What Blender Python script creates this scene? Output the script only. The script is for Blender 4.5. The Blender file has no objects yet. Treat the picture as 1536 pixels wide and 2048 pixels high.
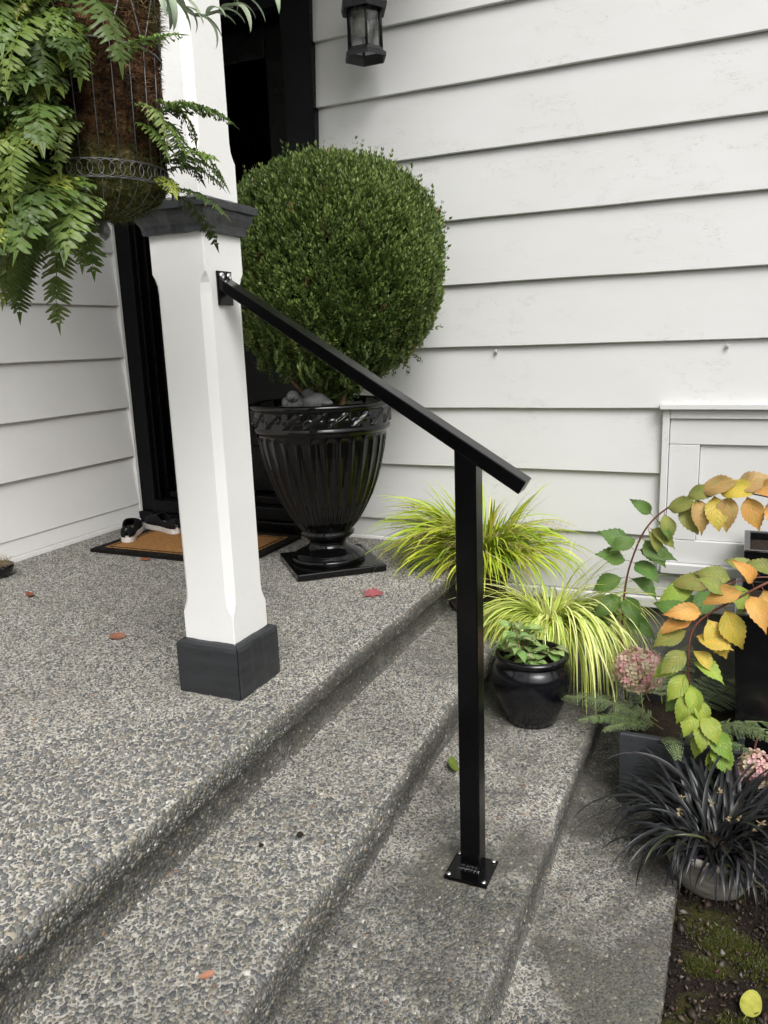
import bpy, bmesh, math, random
import numpy as np
from mathutils import Vector, Matrix
R = math.radians
rng = np.random.default_rng(7)
random.seed(11)
scene = bpy.context.scene
COL = scene.collection

# ------------------------------------------------------------------ camera
cam_d = bpy.data.cameras.new('camera')
cam = bpy.data.objects.new('camera', cam_d); COL.objects.link(cam)
CP = Vector((2.891, -3.226, 0.906))
CF = Vector((-0.40638, 0.88841, -0.21349)); CR = Vector((0.91197, 0.40876, -0.03494)); CU = Vector((-0.05622, 0.20890, 0.97632))
m = Matrix((CR, CU, -CF)).transposed().to_4x4(); m.translation = CP
cam.matrix_world = m
cam_d.sensor_fit = 'VERTICAL'; cam_d.sensor_height = 24.0; cam_d.lens = 24.0*1579/2048
cam_d.clip_start = 0.05; cam_d.clip_end = 500
scene.camera = cam

# ------------------------------------------------------------------ light
SUN_DIR = Vector((0.52, -0.62, 0.90)).normalized()      # towards the sun (behind thin cloud)
w = bpy.data.worlds.new('World'); scene.world = w; w.use_nodes = True
nt = w.node_tree; nt.nodes.clear()
sky = nt.nodes.new('ShaderNodeTexSky'); sky.sky_type = 'NISHITA'; sky.sun_disc = False
sky.sun_elevation = math.asin(SUN_DIR.z); sky.sun_rotation = math.atan2(SUN_DIR.x, SUN_DIR.y)
sky.dust_density = 6.0; sky.air_density = 1.0; sky.ozone_density = 1.0
hs = nt.nodes.new('ShaderNodeHueSaturation'); hs.inputs['Saturation'].default_value = 0.18
bg = nt.nodes.new('ShaderNodeBackground'); bg.inputs['Strength'].default_value = 0.12
wo = nt.nodes.new('ShaderNodeOutputWorld')
nt.links.new(sky.outputs[0], hs.inputs['Color']); nt.links.new(hs.outputs[0], bg.inputs[0]); nt.links.new(bg.outputs[0], wo.inputs[0])
sd = bpy.data.lights.new('sun', 'SUN'); sd.energy = 1.3; sd.angle = R(32); sd.color = (1.0, 0.98, 0.955)
so = bpy.data.objects.new('sun', sd); COL.objects.link(so)
so.rotation_euler = (-SUN_DIR).to_track_quat('-Z', 'Y').to_euler(); so.location = (6, -6, 8)
scene.view_settings.view_transform = 'Standard'; scene.view_settings.look = 'None'
scene.view_settings.exposure = 0.60; scene.view_settings.gamma = 1.0
scene.view_settings.use_curve_mapping = False

# ------------------------------------------------------------------ material helpers
class NT:
    def __init__(s, name):
        s.m = bpy.data.materials.new(name); s.m.use_nodes = True
        s.t = s.m.node_tree; s.t.nodes.clear()
        s.out = s.n('OutputMaterial')
    def n(s, typ, **kw):
        x = s.t.nodes.new('ShaderNode'+typ)
        for k, v in kw.items(): setattr(x, k, v)
        return x
    def l(s, a, b): s.t.links.new(a, b)
    def geo(s): return s.n('NewGeometry').outputs['Position']
    def mapping(s, vec, scale=(1,1,1), rot=(0,0,0), loc=(0,0,0)):
        mp = s.n('Mapping'); mp.inputs['Scale'].default_value = scale; mp.inputs['Rotation'].default_value = rot; mp.inputs['Location'].default_value = loc
        s.l(vec, mp.inputs['Vector']); return mp.outputs[0]
    def noise(s, vec, scale, detail=3, rough=0.5, dist=0.0):
        x = s.n('TexNoise'); x.inputs['Scale'].default_value = scale; x.inputs['Detail'].default_value = detail
        x.inputs['Roughness'].default_value = rough; x.inputs['Distortion'].default_value = dist
        s.l(vec, x.inputs['Vector']); return x.outputs['Fac']
    def ramp(s, fac, stops):
        x = s.n('ValToRGB'); e = x.color_ramp.elements
        while len(e) < len(stops): e.new(0.5)
        for el, (p, c) in zip(e, stops):
            el.position = p; el.color = (c, c, c, 1) if not hasattr(c, '__len__') else (*c, 1)
        s.l(fac, x.inputs[0]); return x.outputs[0]
    def mix(s, fac, a, b, mode='MIX'):
        x = s.n('Mix', data_type='RGBA', blend_type=mode)
        for sock, v in ((x.inputs[0], fac), (x.inputs[6], a), (x.inputs[7], b)):
            if hasattr(v, 'links') or isinstance(v, bpy.types.NodeSocket): s.l(v, sock)
            elif hasattr(v, '__len__'): sock.default_value = (*v, 1)
            else: sock.default_value = v if sock == x.inputs[0] else (v, v, v, 1)
        return x.outputs[2]
    def math(s, op, a, b=0.0):
        x = s.n('Math', operation=op)
        for sock, v in ((x.inputs[0], a), (x.inputs[1], b)):
            if isinstance(v, bpy.types.NodeSocket): s.l(v, sock)
            else: sock.default_value = v
        return x.outputs[0]
    def bump(s, h, strength=0.3, dist=0.002, normal=None):
        x = s.n('Bump'); x.inputs['Strength'].default_value = strength; x.inputs['Distance'].default_value = dist
        s.l(h, x.inputs['Height'])
        if normal is not None: s.l(normal, x.inputs['Normal'])
        return x.outputs[0]
    def principled(s, col, rough=0.5, spec=0.5, normal=None, metal=0.0, coat=0.0, coat_rough=0.05, sheen=0.0):
        b = s.n('BsdfPrincipled')
        def st(name, v):
            if isinstance(v, bpy.types.NodeSocket): s.l(v, b.inputs[name])
            elif hasattr(v, '__len__'): b.inputs[name].default_value = (*v, 1)
            else: b.inputs[name].default_value = v
        st('Base Color', col); st('Roughness', rough); st('Specular IOR Level', spec); st('Metallic', metal)
        st('Coat Weight', coat); st('Coat Roughness', coat_rough)
        if normal is not None: s.l(normal, b.inputs['Normal'])
        return b
    def done(s, bsdf):
        s.l(bsdf.outputs[0], s.out.inputs['Surface']); return s.m

MAT = {}
def simple(name, col, rough=0.5, spec=0.5, metal=0.0, nscale=20, namt=0.25, bscale=0, bstr=0.2, bdist=0.001, coat=0.0, stretch=(1,1,1), rvar=0.1):
    k = NT(name); pos = k.mapping(k.geo(), scale=stretch)
    n = k.noise(pos, nscale, 4, 0.6)
    lo = tuple(c*(1-namt) for c in col); hi = tuple(min(1, c*(1+namt)) for c in col)
    c = k.ramp(n, [(0.25, lo), (0.75, hi)])
    rr = k.ramp(k.noise(pos, nscale*0.7, 3), [(0.3, max(0, rough-rvar)), (0.7, min(1, rough+rvar))])
    nm = k.bump(k.noise(pos, bscale, 4, 0.6), bstr, bdist) if bscale else None
    MAT[name] = k.done(k.principled(c, rr, spec, nm, metal, coat))
    return MAT[name]

# white oil paint on boards: brush grain, hairline cracks, peeling ridges, faint dirt
def paint_mat(name, col, axis, crack=1.0):
    k = NT(name); p = k.geo()
    st = (1.0, 1.0, 14.0)
    grain = k.noise(k.mapping(p, scale=(2, 2, 30)), 9, 5, 0.65)
    dirt = k.noise(k.mapping(p, scale=(1, 1, 2.2)), 2.3, 5, 0.6)
    c = k.mix(k.ramp(dirt, [(0.35, 0.0), (0.8, 0.34)]), col, tuple(a*b for a, b in zip(col, (0.84, 0.83, 0.78))))
    fine = k.noise(p, 55, 3, 0.6)
    c = k.mix(k.ramp(fine, [(0.66, 0.0), (0.76, 0.10)]), c, (0.42, 0.40, 0.33))
    # hairline cracks: iso-lines of a stretched noise
    cn = k.noise(k.mapping(p, scale=(1.0, 1.0, 3.2), loc=(3.1, 0, 1.7)), 2.6, 6, 0.62, 0.2)
    line = k.ramp(k.math('ABSOLUTE', k.math('SUBTRACT', cn, 0.52)), [(0.0, 1.0), (0.0032, 0.0)])
    where = k.ramp(k.noise(p, 1.7, 2), [(0.50, 0.0), (0.58, 1.0)])
    cr = k.math('MULTIPLY', k.math('MULTIPLY', line, where), crack)
    c = k.mix(k.math('MULTIPLY', cr, 0.62), c, (0.36, 0.35, 0.31))
    pe = k.noise(k.mapping(p, scale=(1.2, 1.2, 4.5)), 5.5, 6, 0.7)
    peel = k.math('MULTIPLY', k.ramp(pe, [(0.60, 0.0), (0.625, 1.0)]), where)
    h = k.math('ADD', k.math('MULTIPLY', grain, 0.35), k.math('MULTIPLY', peel, 0.55*crack))
    h = k.math('SUBTRACT', h, k.math('MULTIPLY', cr, 0.8))
    nm = k.bump(h, 0.35, 0.0016)
    return k.done(k.principled(c, 0.48, 0.4, nm))
MAT['siding'] = paint_mat('siding_paint', (0.61, 0.615, 0.612), 'x', 1.0)
MAT['trim_white'] = paint_mat('trim_paint', (0.775, 0.775, 0.76), 'x', 0.25)
MAT['siding_porch'] = paint_mat('porch_siding_paint', (0.76, 0.757, 0.742), 'y', 0.0)

# shared grime pattern of the concrete: moss, wet dirt and brown leaf stains, in world space; darker on +X faces
def grime(k, p):
    g1 = k.ramp(k.noise(p, 2.1, 6, 0.62, 0.3), [(0.42, 0.0), (0.62, 1.0)])
    sep = k.n('SeparateXYZ'); k.l(p, sep.inputs[0])
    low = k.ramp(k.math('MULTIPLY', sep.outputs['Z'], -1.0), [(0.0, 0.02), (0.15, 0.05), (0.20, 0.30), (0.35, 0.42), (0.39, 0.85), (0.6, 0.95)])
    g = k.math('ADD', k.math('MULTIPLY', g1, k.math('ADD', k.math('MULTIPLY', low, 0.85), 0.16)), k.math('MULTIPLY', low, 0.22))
    g2 = k.ramp(k.noise(p, 5.0, 4, 0.6), [(0.58, 0.0), (0.74, 0.55)])
    tn = k.n('SeparateXYZ'); k.l(k.n('NewGeometry').outputs['True Normal'], tn.inputs[0])      # darker, mottled tone on faces turned towards +X
    xface_tone = k.math('MULTIPLY', k.ramp(tn.outputs['X'], [(0.35, 0.0), (0.80, 1.0)]), k.ramp(k.noise(p, 7.0, 4, 0.65), [(0.25, 0.50), (0.55, 0.92)]))
    g = k.math('MAXIMUM', g, xface_tone)
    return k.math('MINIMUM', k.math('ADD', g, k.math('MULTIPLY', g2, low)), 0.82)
def grime_col(k, p):
    return k.ramp(k.noise(p, 3.3, 3), [(0.35, (0.040, 0.036, 0.030)), (0.65, (0.046, 0.046, 0.033))])
def concrete():
    k = NT('washed_concrete'); p = k.geo()
    n = k.noise(p, 60, 4, 0.6)
    c = k.ramp(n, [(0.3, (0.31, 0.297, 0.262)), (0.7, (0.56, 0.54, 0.49))])
    v = k.n('TexVoronoi', feature='F1'); v.inputs['Scale'].default_value = 120; k.l(p, v.inputs['Vector'])
    sp = k.n('SeparateColor'); k.l(v.outputs['Color'], sp.inputs[0])
    sc = k.ramp(sp.outputs[0], [(0.0, (0.10, 0.10, 0.10)), (0.4, (0.22, 0.21, 0.19)), (0.8, (0.38, 0.34, 0.26)), (1.0, (0.55, 0.52, 0.44))])
    msk = k.ramp(v.outputs['Distance'], [(0.35, 1.0), (0.5, 0.0)])
    c = k.mix(msk, c, sc)
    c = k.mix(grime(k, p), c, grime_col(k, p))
    nm = k.bump(k.math('ADD', k.math('MULTIPLY', msk, 0.6), n), 0.6, 0.003)
    return k.done(k.principled(c, 0.85, 0.3, nm))
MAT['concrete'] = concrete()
def pebble():
    k = NT('pebble'); p = k.geo()
    a = k.n('Attribute', attribute_name='tint')
    n = k.noise(p, 220, 3, 0.6)
    c = k.mix(0.5, a.outputs['Color'], k.ramp(n, [(0.3, 0.6), (0.7, 1.3)]), 'MULTIPLY')
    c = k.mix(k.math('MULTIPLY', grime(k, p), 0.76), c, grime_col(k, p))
    return k.done(k.principled(c, 0.55, 0.45))
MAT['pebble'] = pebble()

# foliage: object colour x per-vertex tint, thin-leaf translucency
def foliage(name, rough=0.45, trans=0.25, var=0.18, nscale=40, spec=0.4):
    k = NT(name); oi = k.n('ObjectInfo'); at = k.n('Attribute', attribute_name='tint')
    c = k.mix(1.0, oi.outputs['Color'], at.outputs['Color'], 'MULTIPLY')
    n = k.noise(k.geo(), nscale, 3, 0.6)
    c = k.mix(1.0, c, k.ramp(n, [(0.3, 1-var), (0.7, 1.0)]), 'MULTIPLY')
    b = k.principled(c, rough, spec)
    tr = k.n('BsdfTranslucent'); k.l(c, tr.inputs[0])
    mx = k.n('MixShader'); mx.inputs[0].default_value = trans
    k.l(b.outputs[0], mx.inputs[1]); k.l(tr.outputs[0], mx.inputs[2])
    k.l(mx.outputs[0], k.out.inputs['Surface'])
    MAT[name] = k.m
foliage('leaf'); foliage('leaf_gloss', 0.32, 0.18); foliage('blade', 0.42, 0.3, 0.12); foliage('box_leaf', 0.38, 0.15, 0.1, 12)
foliage('dark_blade', 0.36, 0.04, 0.2, spec=0.38); foliage('petal', 0.6, 0.3, 0.2, 90); foliage('fallen', 0.55, 0.1, 0.3, 60)

def veined_leaf():
    k = NT('veined_leaf'); oi = k.n('ObjectInfo'); at = k.n('Attribute', attribute_name='tint'); lc = k.n('Attribute', attribute_name='leafco')
    sp = k.n('SeparateXYZ'); k.l(lc.outputs['Vector'], sp.inputs[0])
    ph = k.math('SUBTRACT', k.math('MULTIPLY', sp.outputs['X'], 46.0), k.math('MULTIPLY', k.math('ABSOLUTE', sp.outputs['Y']), 17.0))
    wv = k.math('SINE', ph); vein = k.ramp(k.math('ADD', k.math('MULTIPLY', wv, 0.5), 0.5), [(0.80, 0.0), (1.0, 1.0)])
    rib = k.ramp(k.math('ABSOLUTE', sp.outputs['Y']), [(0.0, 1.0), (0.07, 0.0)])
    c = k.mix(1.0, oi.outputs['Color'], at.outputs['Color'], 'MULTIPLY')
    mv = k.n('VectorMath', operation='ADD'); k.l(lc.outputs['Vector'], mv.inputs[0]); k.l(oi.outputs['Location'], mv.inputs[1])
    n = k.noise(mv.outputs[0], 2.6, 4, 0.6)
    c = k.mix(k.ramp(n, [(0.45, 0.0), (0.7, 0.75)]), c, k.mix(1.0, c, (0.62, 0.95, 0.75), 'MULTIPLY'))      # patches still green
    c = k.mix(k.ramp(n, [(0.22, 0.5), (0.40, 0.0)]), c, k.mix(1.0, c, (1.25, 0.92, 0.8), 'MULTIPLY'))        # patches further turned
    c = k.mix(k.math('MULTIPLY', k.math('MAXIMUM', vein, rib), 0.32), c, k.mix(1.0, c, (1.35, 1.3, 1.1), 'MULTIPLY'))
    sp2 = k.ramp(k.noise(k.mapping(mv.outputs[0], scale=(1, 1, 1)), 16.0, 2), [(0.70, 0.0), (0.76, 0.5)])
    c = k.mix(sp2, c, (0.10, 0.05, 0.02))
    nm = k.bump(k.math('SUBTRACT', k.math('MULTIPLY', wv, 0.4), k.math('MAXIMUM', vein, rib)), 0.5, 0.0022)
    b = k.principled(c, 0.42, 0.35, nm); tr = k.n('BsdfTranslucent'); k.l(c, tr.inputs[0]); mx = k.n('MixShader'); mx.inputs[0].default_value = 0.22
    k.l(b.outputs[0], mx.inputs[1]); k.l(tr.outputs[0], mx.inputs[2]); k.l(mx.outputs[0], k.out.inputs['Surface']); MAT['veined_leaf'] = k.m
veined_leaf()
simple('black_metal', (0.0018, 0.0018, 0.0022), 0.20, 0.26, 0, 25, 0.3, rvar=0.04)
simple('black_glaze', (0.002, 0.002, 0.0022), 0.07, 0.36, 0, 8, 0.3, 35, 0.06, 0.001, rvar=0.03)
simple('pot_glaze', (0.004, 0.004, 0.0055), 0.15, 0.42, 0, 14, 0.4, 50, 0.2, 0.0012, coat=0.1, rvar=0.10)
simple('black_door', (0.0014, 0.0014, 0.0016), 0.30, 0.16, 0, 12, 0.3, 60, 0.1, 0.001)
simple('casing_paint', (0.0034, 0.004, 0.0048), 0.40, 0.15, 0, 10, 0.25, 70, 0.15, 0.001)
simple('charcoal_wood', (0.022, 0.024, 0.027), 0.42, 0.5, 0, 9, 0.35, 14, 0.8, 0.003, stretch=(1, 1, 5.0))
simple('screw', (0.75, 0.75, 0.74), 0.25, 0.5, 1.0, 50, 0.1)
simple('planter_grey', (0.035, 0.038, 0.042), 0.55, 0.4, 0, 15, 0.3, 120, 0.15, 0.001)
simple('planter_black', (0.005, 0.005, 0.006), 0.14, 0.5, 0, 15, 0.3, 60, 0.08, 0.001)
simple('old_clay', (0.26, 0.245, 0.215), 0.8, 0.3, 0, 22, 0.45, 60, 0.5, 0.003, stretch=(1, 1, 3))
simple('terracotta', (0.10, 0.075, 0.06), 0.8, 0.3, 0, 22, 0.3, 60, 0.3, 0.002)
simple('soil', (0.030, 0.021, 0.014), 0.95, 0.2, 0, 70, 0.6, 140, 1.0, 0.012)
simple('bark', (0.22, 0.135, 0.075), 0.85, 0.25, 0, 60, 0.5, 120, 0.9, 0.004, stretch=(1, 1, 0.25))
simple('stem', (0.16, 0.060, 0.040), 0.55, 0.4, 0, 60, 0.3)
simple('stone', (0.085, 0.088, 0.085), 0.75, 0.35, 0, 60, 0.3, 160, 0.4, 0.002)
simple('coir', (0.36, 0.185, 0.065), 0.95, 0.1, 0, 130, 0.45, 400, 1.0, 0.006)
simple('mat_black', (0.012, 0.011, 0.010), 0.95, 0.1, 0, 130, 0.5, 400, 1.0, 0.006)
simple('shoe_fabric', (0.008, 0.008, 0.009), 0.85, 0.2, 0, 200, 0.4, 700, 0.6, 0.001)
simple('shoe_sole', (0.62, 0.59, 0.55), 0.6, 0.3, 0, 30, 0.22, 120, 0.2, 0.001)
simple('wire', (0.20, 0.20, 0.205), 0.55, 0.5, 0.7, 60, 0.4)
simple('straw', (0.25, 0.19, 0.11), 0.9, 0.2, 0, 60, 0.4)
simple('bulb', (0.85, 0.85, 0.80), 0.2, 0.5, 0, 5, 0.03)
simple('lantern_metal', (0.014, 0.014, 0.016), 0.45, 0.5, 0, 60, 0.6, 150, 0.4, 0.001)
simple('foundation', (0.24, 0.24, 0.225), 0.9, 0.2, 0, 20, 0.3, 90, 0.5, 0.004)
simple('ground', (0.055, 0.058, 0.035), 0.95, 0.2, 0, 3, 0.4)
simple('ceiling_paint', (0.62, 0.62, 0.60), 0.6, 0.3, 0, 10, 0.05)
simple('clip_plastic', (0.48, 0.48, 0.46), 0.5, 0.4, 0, 40, 0.1)
def glass_mat():
    k = NT('lantern_glass'); g = k.n('BsdfGlossy'); g.inputs['Roughness'].default_value = 0.06
    n = k.noise(k.geo(), 25, 3); t = k.n('BsdfTransparent'); k.l(k.ramp(n, [(0.3, (0.66, 0.67, 0.66)), (0.7, (0.86, 0.87, 0.86))]), t.inputs[0])
    mx = k.n('MixShader'); mx.inputs[0].default_value = 0.10
    k.l(t.outputs[0], mx.inputs[1]); k.l(g.outputs[0], mx.inputs[2]); k.l(mx.outputs[0], k.out.inputs['Surface']); MAT['glass'] = k.m
glass_mat()
def moss_liner():
    k = NT('moss_liner'); p = k.geo()
    n = k.noise(p, 45, 6, 0.7); n2 = k.noise(p, 9, 3, 0.6, 0.5)
    c = k.ramp(n, [(0.25, (0.012, 0.008, 0.006)), (0.5, (0.075, 0.038, 0.018)), (0.75, (0.21, 0.115, 0.055))])
    sep = k.n('SeparateXYZ'); k.l(p, sep.inputs[0])
    # the lower part is overgrown with living moss and lichen
    z = k.math('ADD', sep.outputs['Z'], k.math('MULTIPLY', k.math('SUBTRACT', n2, 0.5), 0.12))
    mossf = k.ramp(k.math('MULTIPLY', k.math('SUBTRACT', 1.305, z), 4.0), [(0.3, 0.0), (0.45, 0.8)])
    c = k.mix(mossf, c, k.ramp(n, [(0.25, (0.018, 0.020, 0.008)), (0.5, (0.085, 0.095, 0.022)), (0.68, (0.24, 0.24, 0.15)), (0.8, (0.36, 0.36, 0.26))]))
    nm = k.bump(k.math('ADD', n, k.noise(p, 160, 3)), 1.0, 0.012)
    MAT['moss_liner'] = k.done(k.principled(c, 0.95, 0.1, nm))
moss_liner()
def soil_moss():
    k = NT('garden_soil'); p = k.geo()
    n = k.noise(p, 90, 5, 0.7); n2 = k.noise(p, 5.0, 4, 0.6)
    c = k.ramp(n, [(0.3, (0.009, 0.007, 0.006)), (0.6, (0.026, 0.019, 0.015)), (0.8, (0.065, 0.055, 0.046))])
    mf = k.ramp(n2, [(0.52, 0.0), (0.62, 0.85)])
    c = k.mix(mf, c, k.ramp(n, [(0.3, (0.020, 0.022, 0.006)), (0.7, (0.085, 0.085, 0.02))]))
    sp = k.ramp(k.noise(p, 240, 2), [(0.70, 0.0), (0.74, 0.8)])
    c = k.mix(sp, c, (0.22, 0.21, 0.18))
    nm = k.bump(n, 1.0, 0.012)
    MAT['garden_soil'] = k.done(k.principled(c, 0.95, 0.15, nm))
soil_moss()

# ------------------------------------------------------------------ geometry helpers
def world_off(par):
    v = Vector((0, 0, 0))
    while par is not None: v += par.location; par = par.parent
    return v
def finish(me, name, mt, parent, smooth, col=None):
    o = bpy.data.objects.new(name, me); COL.objects.link(o)
    if mt: me.materials.append(MAT[mt])
    if smooth: me.polygons.foreach_set('use_smooth', [True]*len(me.polygons))
    if parent is not None: o.parent = parent
    if col is not None: o.color = (*col, 1)
    return o
def set_tint(me, T):
    a = me.attributes.new('tint', 'FLOAT_COLOR', 'POINT')
    T = np.asarray(T, np.float32)
    buf = np.ones((len(T), 4), np.float32); buf[:, :3] = T; a.data.foreach_set('color', buf.ravel())
def build(name, V, F, mt, parent=None, smooth=False, tint=None, col=None):
    """V in world coordinates; re-expressed in the parent's frame."""
    V = np.asarray(V, float)
    if parent is not None: V = V - np.array(world_off(parent))
    me = bpy.data.meshes.new(name); me.from_pydata(V.tolist(), [], [tuple(f) for f in F]); 
    if tint is not None: set_tint(me, tint)
    return finish(me, name, mt, parent, smooth, col)
def build_np(name, V, F, mt, parent=None, smooth=False, tint=None, col=None):
    V = np.asarray(V, np.float32); F = np.asarray(F, np.int32)
    if parent is not None: V = V - np.array(world_off(parent), np.float32)
    k = F.shape[1]; me = bpy.data.meshes.new(name)
    me.vertices.add(len(V)); me.vertices.foreach_set('co', V.ravel())
    me.loops.add(F.size); me.loops.foreach_set('vertex_index', F.ravel())
    me.polygons.add(len(F)); me.polygons.foreach_set('loop_start', np.arange(0, F.size, k, dtype=np.int32))
    me.update(calc_edges=True)
    if tint is not None: set_tint(me, tint)
    return finish(me, name, mt, parent, smooth, col)
def empty(name, loc, label=None, cat=None, group=None):
    o = bpy.data.objects.new(name, None); COL.objects.link(o); o.location = loc; o.empty_display_size = 0.05
    tag(o, label, cat, group); return o
def tag(o, label=None, cat=None, group=None, kind=None):
    if label: o['label'] = label
    if cat: o['category'] = cat
    if group: o['group'] = group
    if kind: o['kind'] = kind
    return o
class MB:
    def __init__(s): s.V = []; s.F = []; s.T = []
    def add(s, V, F, T=None):
        b = len(s.V); s.V += [tuple(v) for v in V]; s.F += [tuple(i+b for i in f) for f in F]
        s.T += list(T) if T is not None else [(1, 1, 1)]*len(V); return s
    def build(s, name, mt, parent=None, smooth=False, col=None, tint=False):
        return build(name, s.V, s.F, mt, parent, smooth, s.T if tint else None, col)
def box(x0, x1, y0, y1, z0, z1, bev=0.0, seg=2):
    bm = bmesh.new(); bmesh.ops.create_cube(bm, size=1.0)
    for v in bm.verts: v.co = Vector((x0+(v.co.x+.5)*(x1-x0), y0+(v.co.y+.5)*(y1-y0), z0+(v.co.z+.5)*(z1-z0)))
    if bev > 0: bmesh.ops.bevel(bm, geom=bm.edges[:], offset=bev, segments=seg, profile=0.5, affect='EDGES')
    V = [v.co[:] for v in bm.verts]; bm.verts.index_update(); F = [[v.index for v in f.verts] for f in bm.faces]; bm.free(); return V, F
def xf(VF, M):
    V, F = VF; return [tuple(M @ Vector(v)) for v in V], F
def frame(t):
    t = Vector(t).normalized(); a = Vector((0, 0, 1)) if abs(t.z) < 0.95 else Vector((1, 0, 0))
    s = t.cross(a).normalized(); return s, s.cross(t).normalized()
def tube(P, r, n=8, cap=True):
    P = [Vector(p) for p in P]; V = []; F = []; k = len(P)
    rr = r if hasattr(r, '__len__') else [r]*k
    s0 = None
    for i, p in enumerate(P):
        t = (P[min(i+1, k-1)]-P[max(i-1, 0)])
        if t.length < 1e-9: t = Vector((0, 0, 1))
        t.normalize()
        if s0 is None: s, u = frame(t)
        else:
            s = (s0 - t*s0.dot(t)); s.normalize(); u = t.cross(s)
        s0 = s
        for j in range(n):
            a = 2*math.pi*j/n; V.append(tuple(p+(s*math.cos(a)+u*math.sin(a))*rr[i]))
    for i in range(k-1):
        for j in range(n):
            F.append((i*n+j, i*n+(j+1) % n, (i+1)*n+(j+1) % n, (i+1)*n+j))
    if cap: F.append(tuple(range(n-1, -1, -1))); F.append(tuple((k-1)*n+j for j in range(n)))
    return V, F
def lathe(prof, n, c, f=None, close=True):
    V = []; F = []; m_ = len(prof)
    for (r, z) in prof:
        for j in range(n):
            a = 2*math.pi*j/n; q = r+(f(a, z, r) if f else 0); V.append((c[0]+q*math.cos(a), c[1]+q*math.sin(a), c[2]+z))
    for i in range(m_-1):
        for j in range(n): F.append((i*n+j, i*n+(j+1) % n, (i+1)*n+(j+1) % n, (i+1)*n+j))
    if close:
        F.append(tuple(range(n-1, -1, -1))); F.append(tuple((m_-1)*n+j for j in range(n)))
    return V, F
def spline(P, n):
    """Catmull-Rom through P."""
    P = [Vector(p) for p in P]; Q = [P[0]*2-P[1]]+P+[P[-1]*2-P[-2]]; out = []
    for i in range(n):
        t = i/(n-1)*(len(P)-1); k = min(int(t), len(P)-2); u = t-k; a, b, c, d = Q[k:k+4]
        out.append(0.5*((2*b)+(c-a)*u+(2*a-5*b+4*c-d)*u*u+(3*b-3*c+d-a)*u**3))
    return out
def smooth_interp(tab, z):
    return float(np.interp(z, [t[0] for t in tab], [t[1] for t in tab]))
def vnoise(x, y=0.0, s=0.0):
    return (math.sin(x*1.7+s)+math.sin(x*4.1+1.3*s+y*2.3)*0.5+math.sin(y*3.7+s*2.1+x*0.9)*0.7)/2.2

# ================================================================== SETTING: ground, soil, steps
tag(build('ground', [(-60, -60, -0.62), (60, -60, -0.62), (60, 60, -0.62), (-60, 60, -0.62)], [(0, 1, 2, 3)], 'ground'), kind='structure')
def soil_bed():
    nx, ny = 60, 90; x0, x1, y0, y1 = 2.70, 4.2, -3.0, 0.0; V = []; F = []
    for j in range(ny+1):
        for i in range(nx+1):
            x = x0+(x1-x0)*i/nx; y = y0+(y1-y0)*j/ny
            V.append((x, y, -0.592+0.008*vnoise(x*9, y*9, 1)+0.004*vnoise(x*31, y*29, 2)))
    for j in range(ny):
        for i in range(nx): a = j*(nx+1)+i; F.append((a, a+1, a+nx+2, a+nx+1))
    tag(build('garden_soil', V, F, 'garden_soil', None, True), kind='structure')
soil_bed()

# stair profile in the XZ plane, swept along Y (treads 0.19 m apart, washed aggregate, rounded noses)
RISE = 0.19
def step_profile(y):
    d2 = 0.045*max(0.0, -y-1.1)
    n1, n2, n3 = 1.888, 2.132+d2, 2.497
    P = [(0.0, 0.0)]
    def nose(x, z, foot, rr=0.020, lip=0.055):
        for a in (90, 70, 50, 30, 10, -5): P.append((x-rr+rr*math.cos(R(a)), z-rr+rr*math.sin(R(a))))
        P.append((x-0.003, z-lip)); P.append((x-0.014, z-lip-0.008)); P.append((foot-0.006, z-lip-0.010))
        P.append((foot-0.004, z-RISE+0.020)); P.append((foot+0.004, z-RISE+0.006)); P.append((foot+0.020, z-RISE))
    nose(n1, 0.0, n1-0.052); nose(n2, -RISE, n2-0.050, 0.028, 0.070); nose(n3, -2*RISE, n3-0.026, 0.022, 0.060)
    P.append((2.800, -3*RISE)); P.append((2.803, -3*RISE-0.006)); P.append((2.803, -3*RISE-0.05))
    return P
NP = len(step_profile(-1))
YS = np.linspace(-3.15, -0.004, 150)
def refine(P, mx=0.05):
    out = []
    for (a, b), k in zip(zip(P[:-1], P[1:]), NSEG):
        for i in range(k): t = i/k; out.append((a[0]+(b[0]-a[0])*t, a[1]+(b[1]-a[1])*t))
    out.append(P[-1]); return out
_p = step_profile(-1.0)
NSEG = [max(1, int(math.hypot(b[0]-a[0], b[1]-a[1])/0.05)) for a, b in zip(_p[:-1], _p[1:])]
GRID = np.zeros((len(YS), sum(NSEG)+1, 3))
for j, y in enumerate(YS):
    for i, (x, z) in enumerate(refine(step_profile(y))):
        wob = 0.0035*vnoise(y*11+i*0.05, 0, i*0.03)
        GRID[j, i] = (x+(wob if z < -0.001 and x < 2.79 else 0), y, z+0.0018*vnoise(x*17, y*15, 3)*(1 if x < 2.79 else 0.5))
GRID[:, 0, 0] = 0.0
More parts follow.
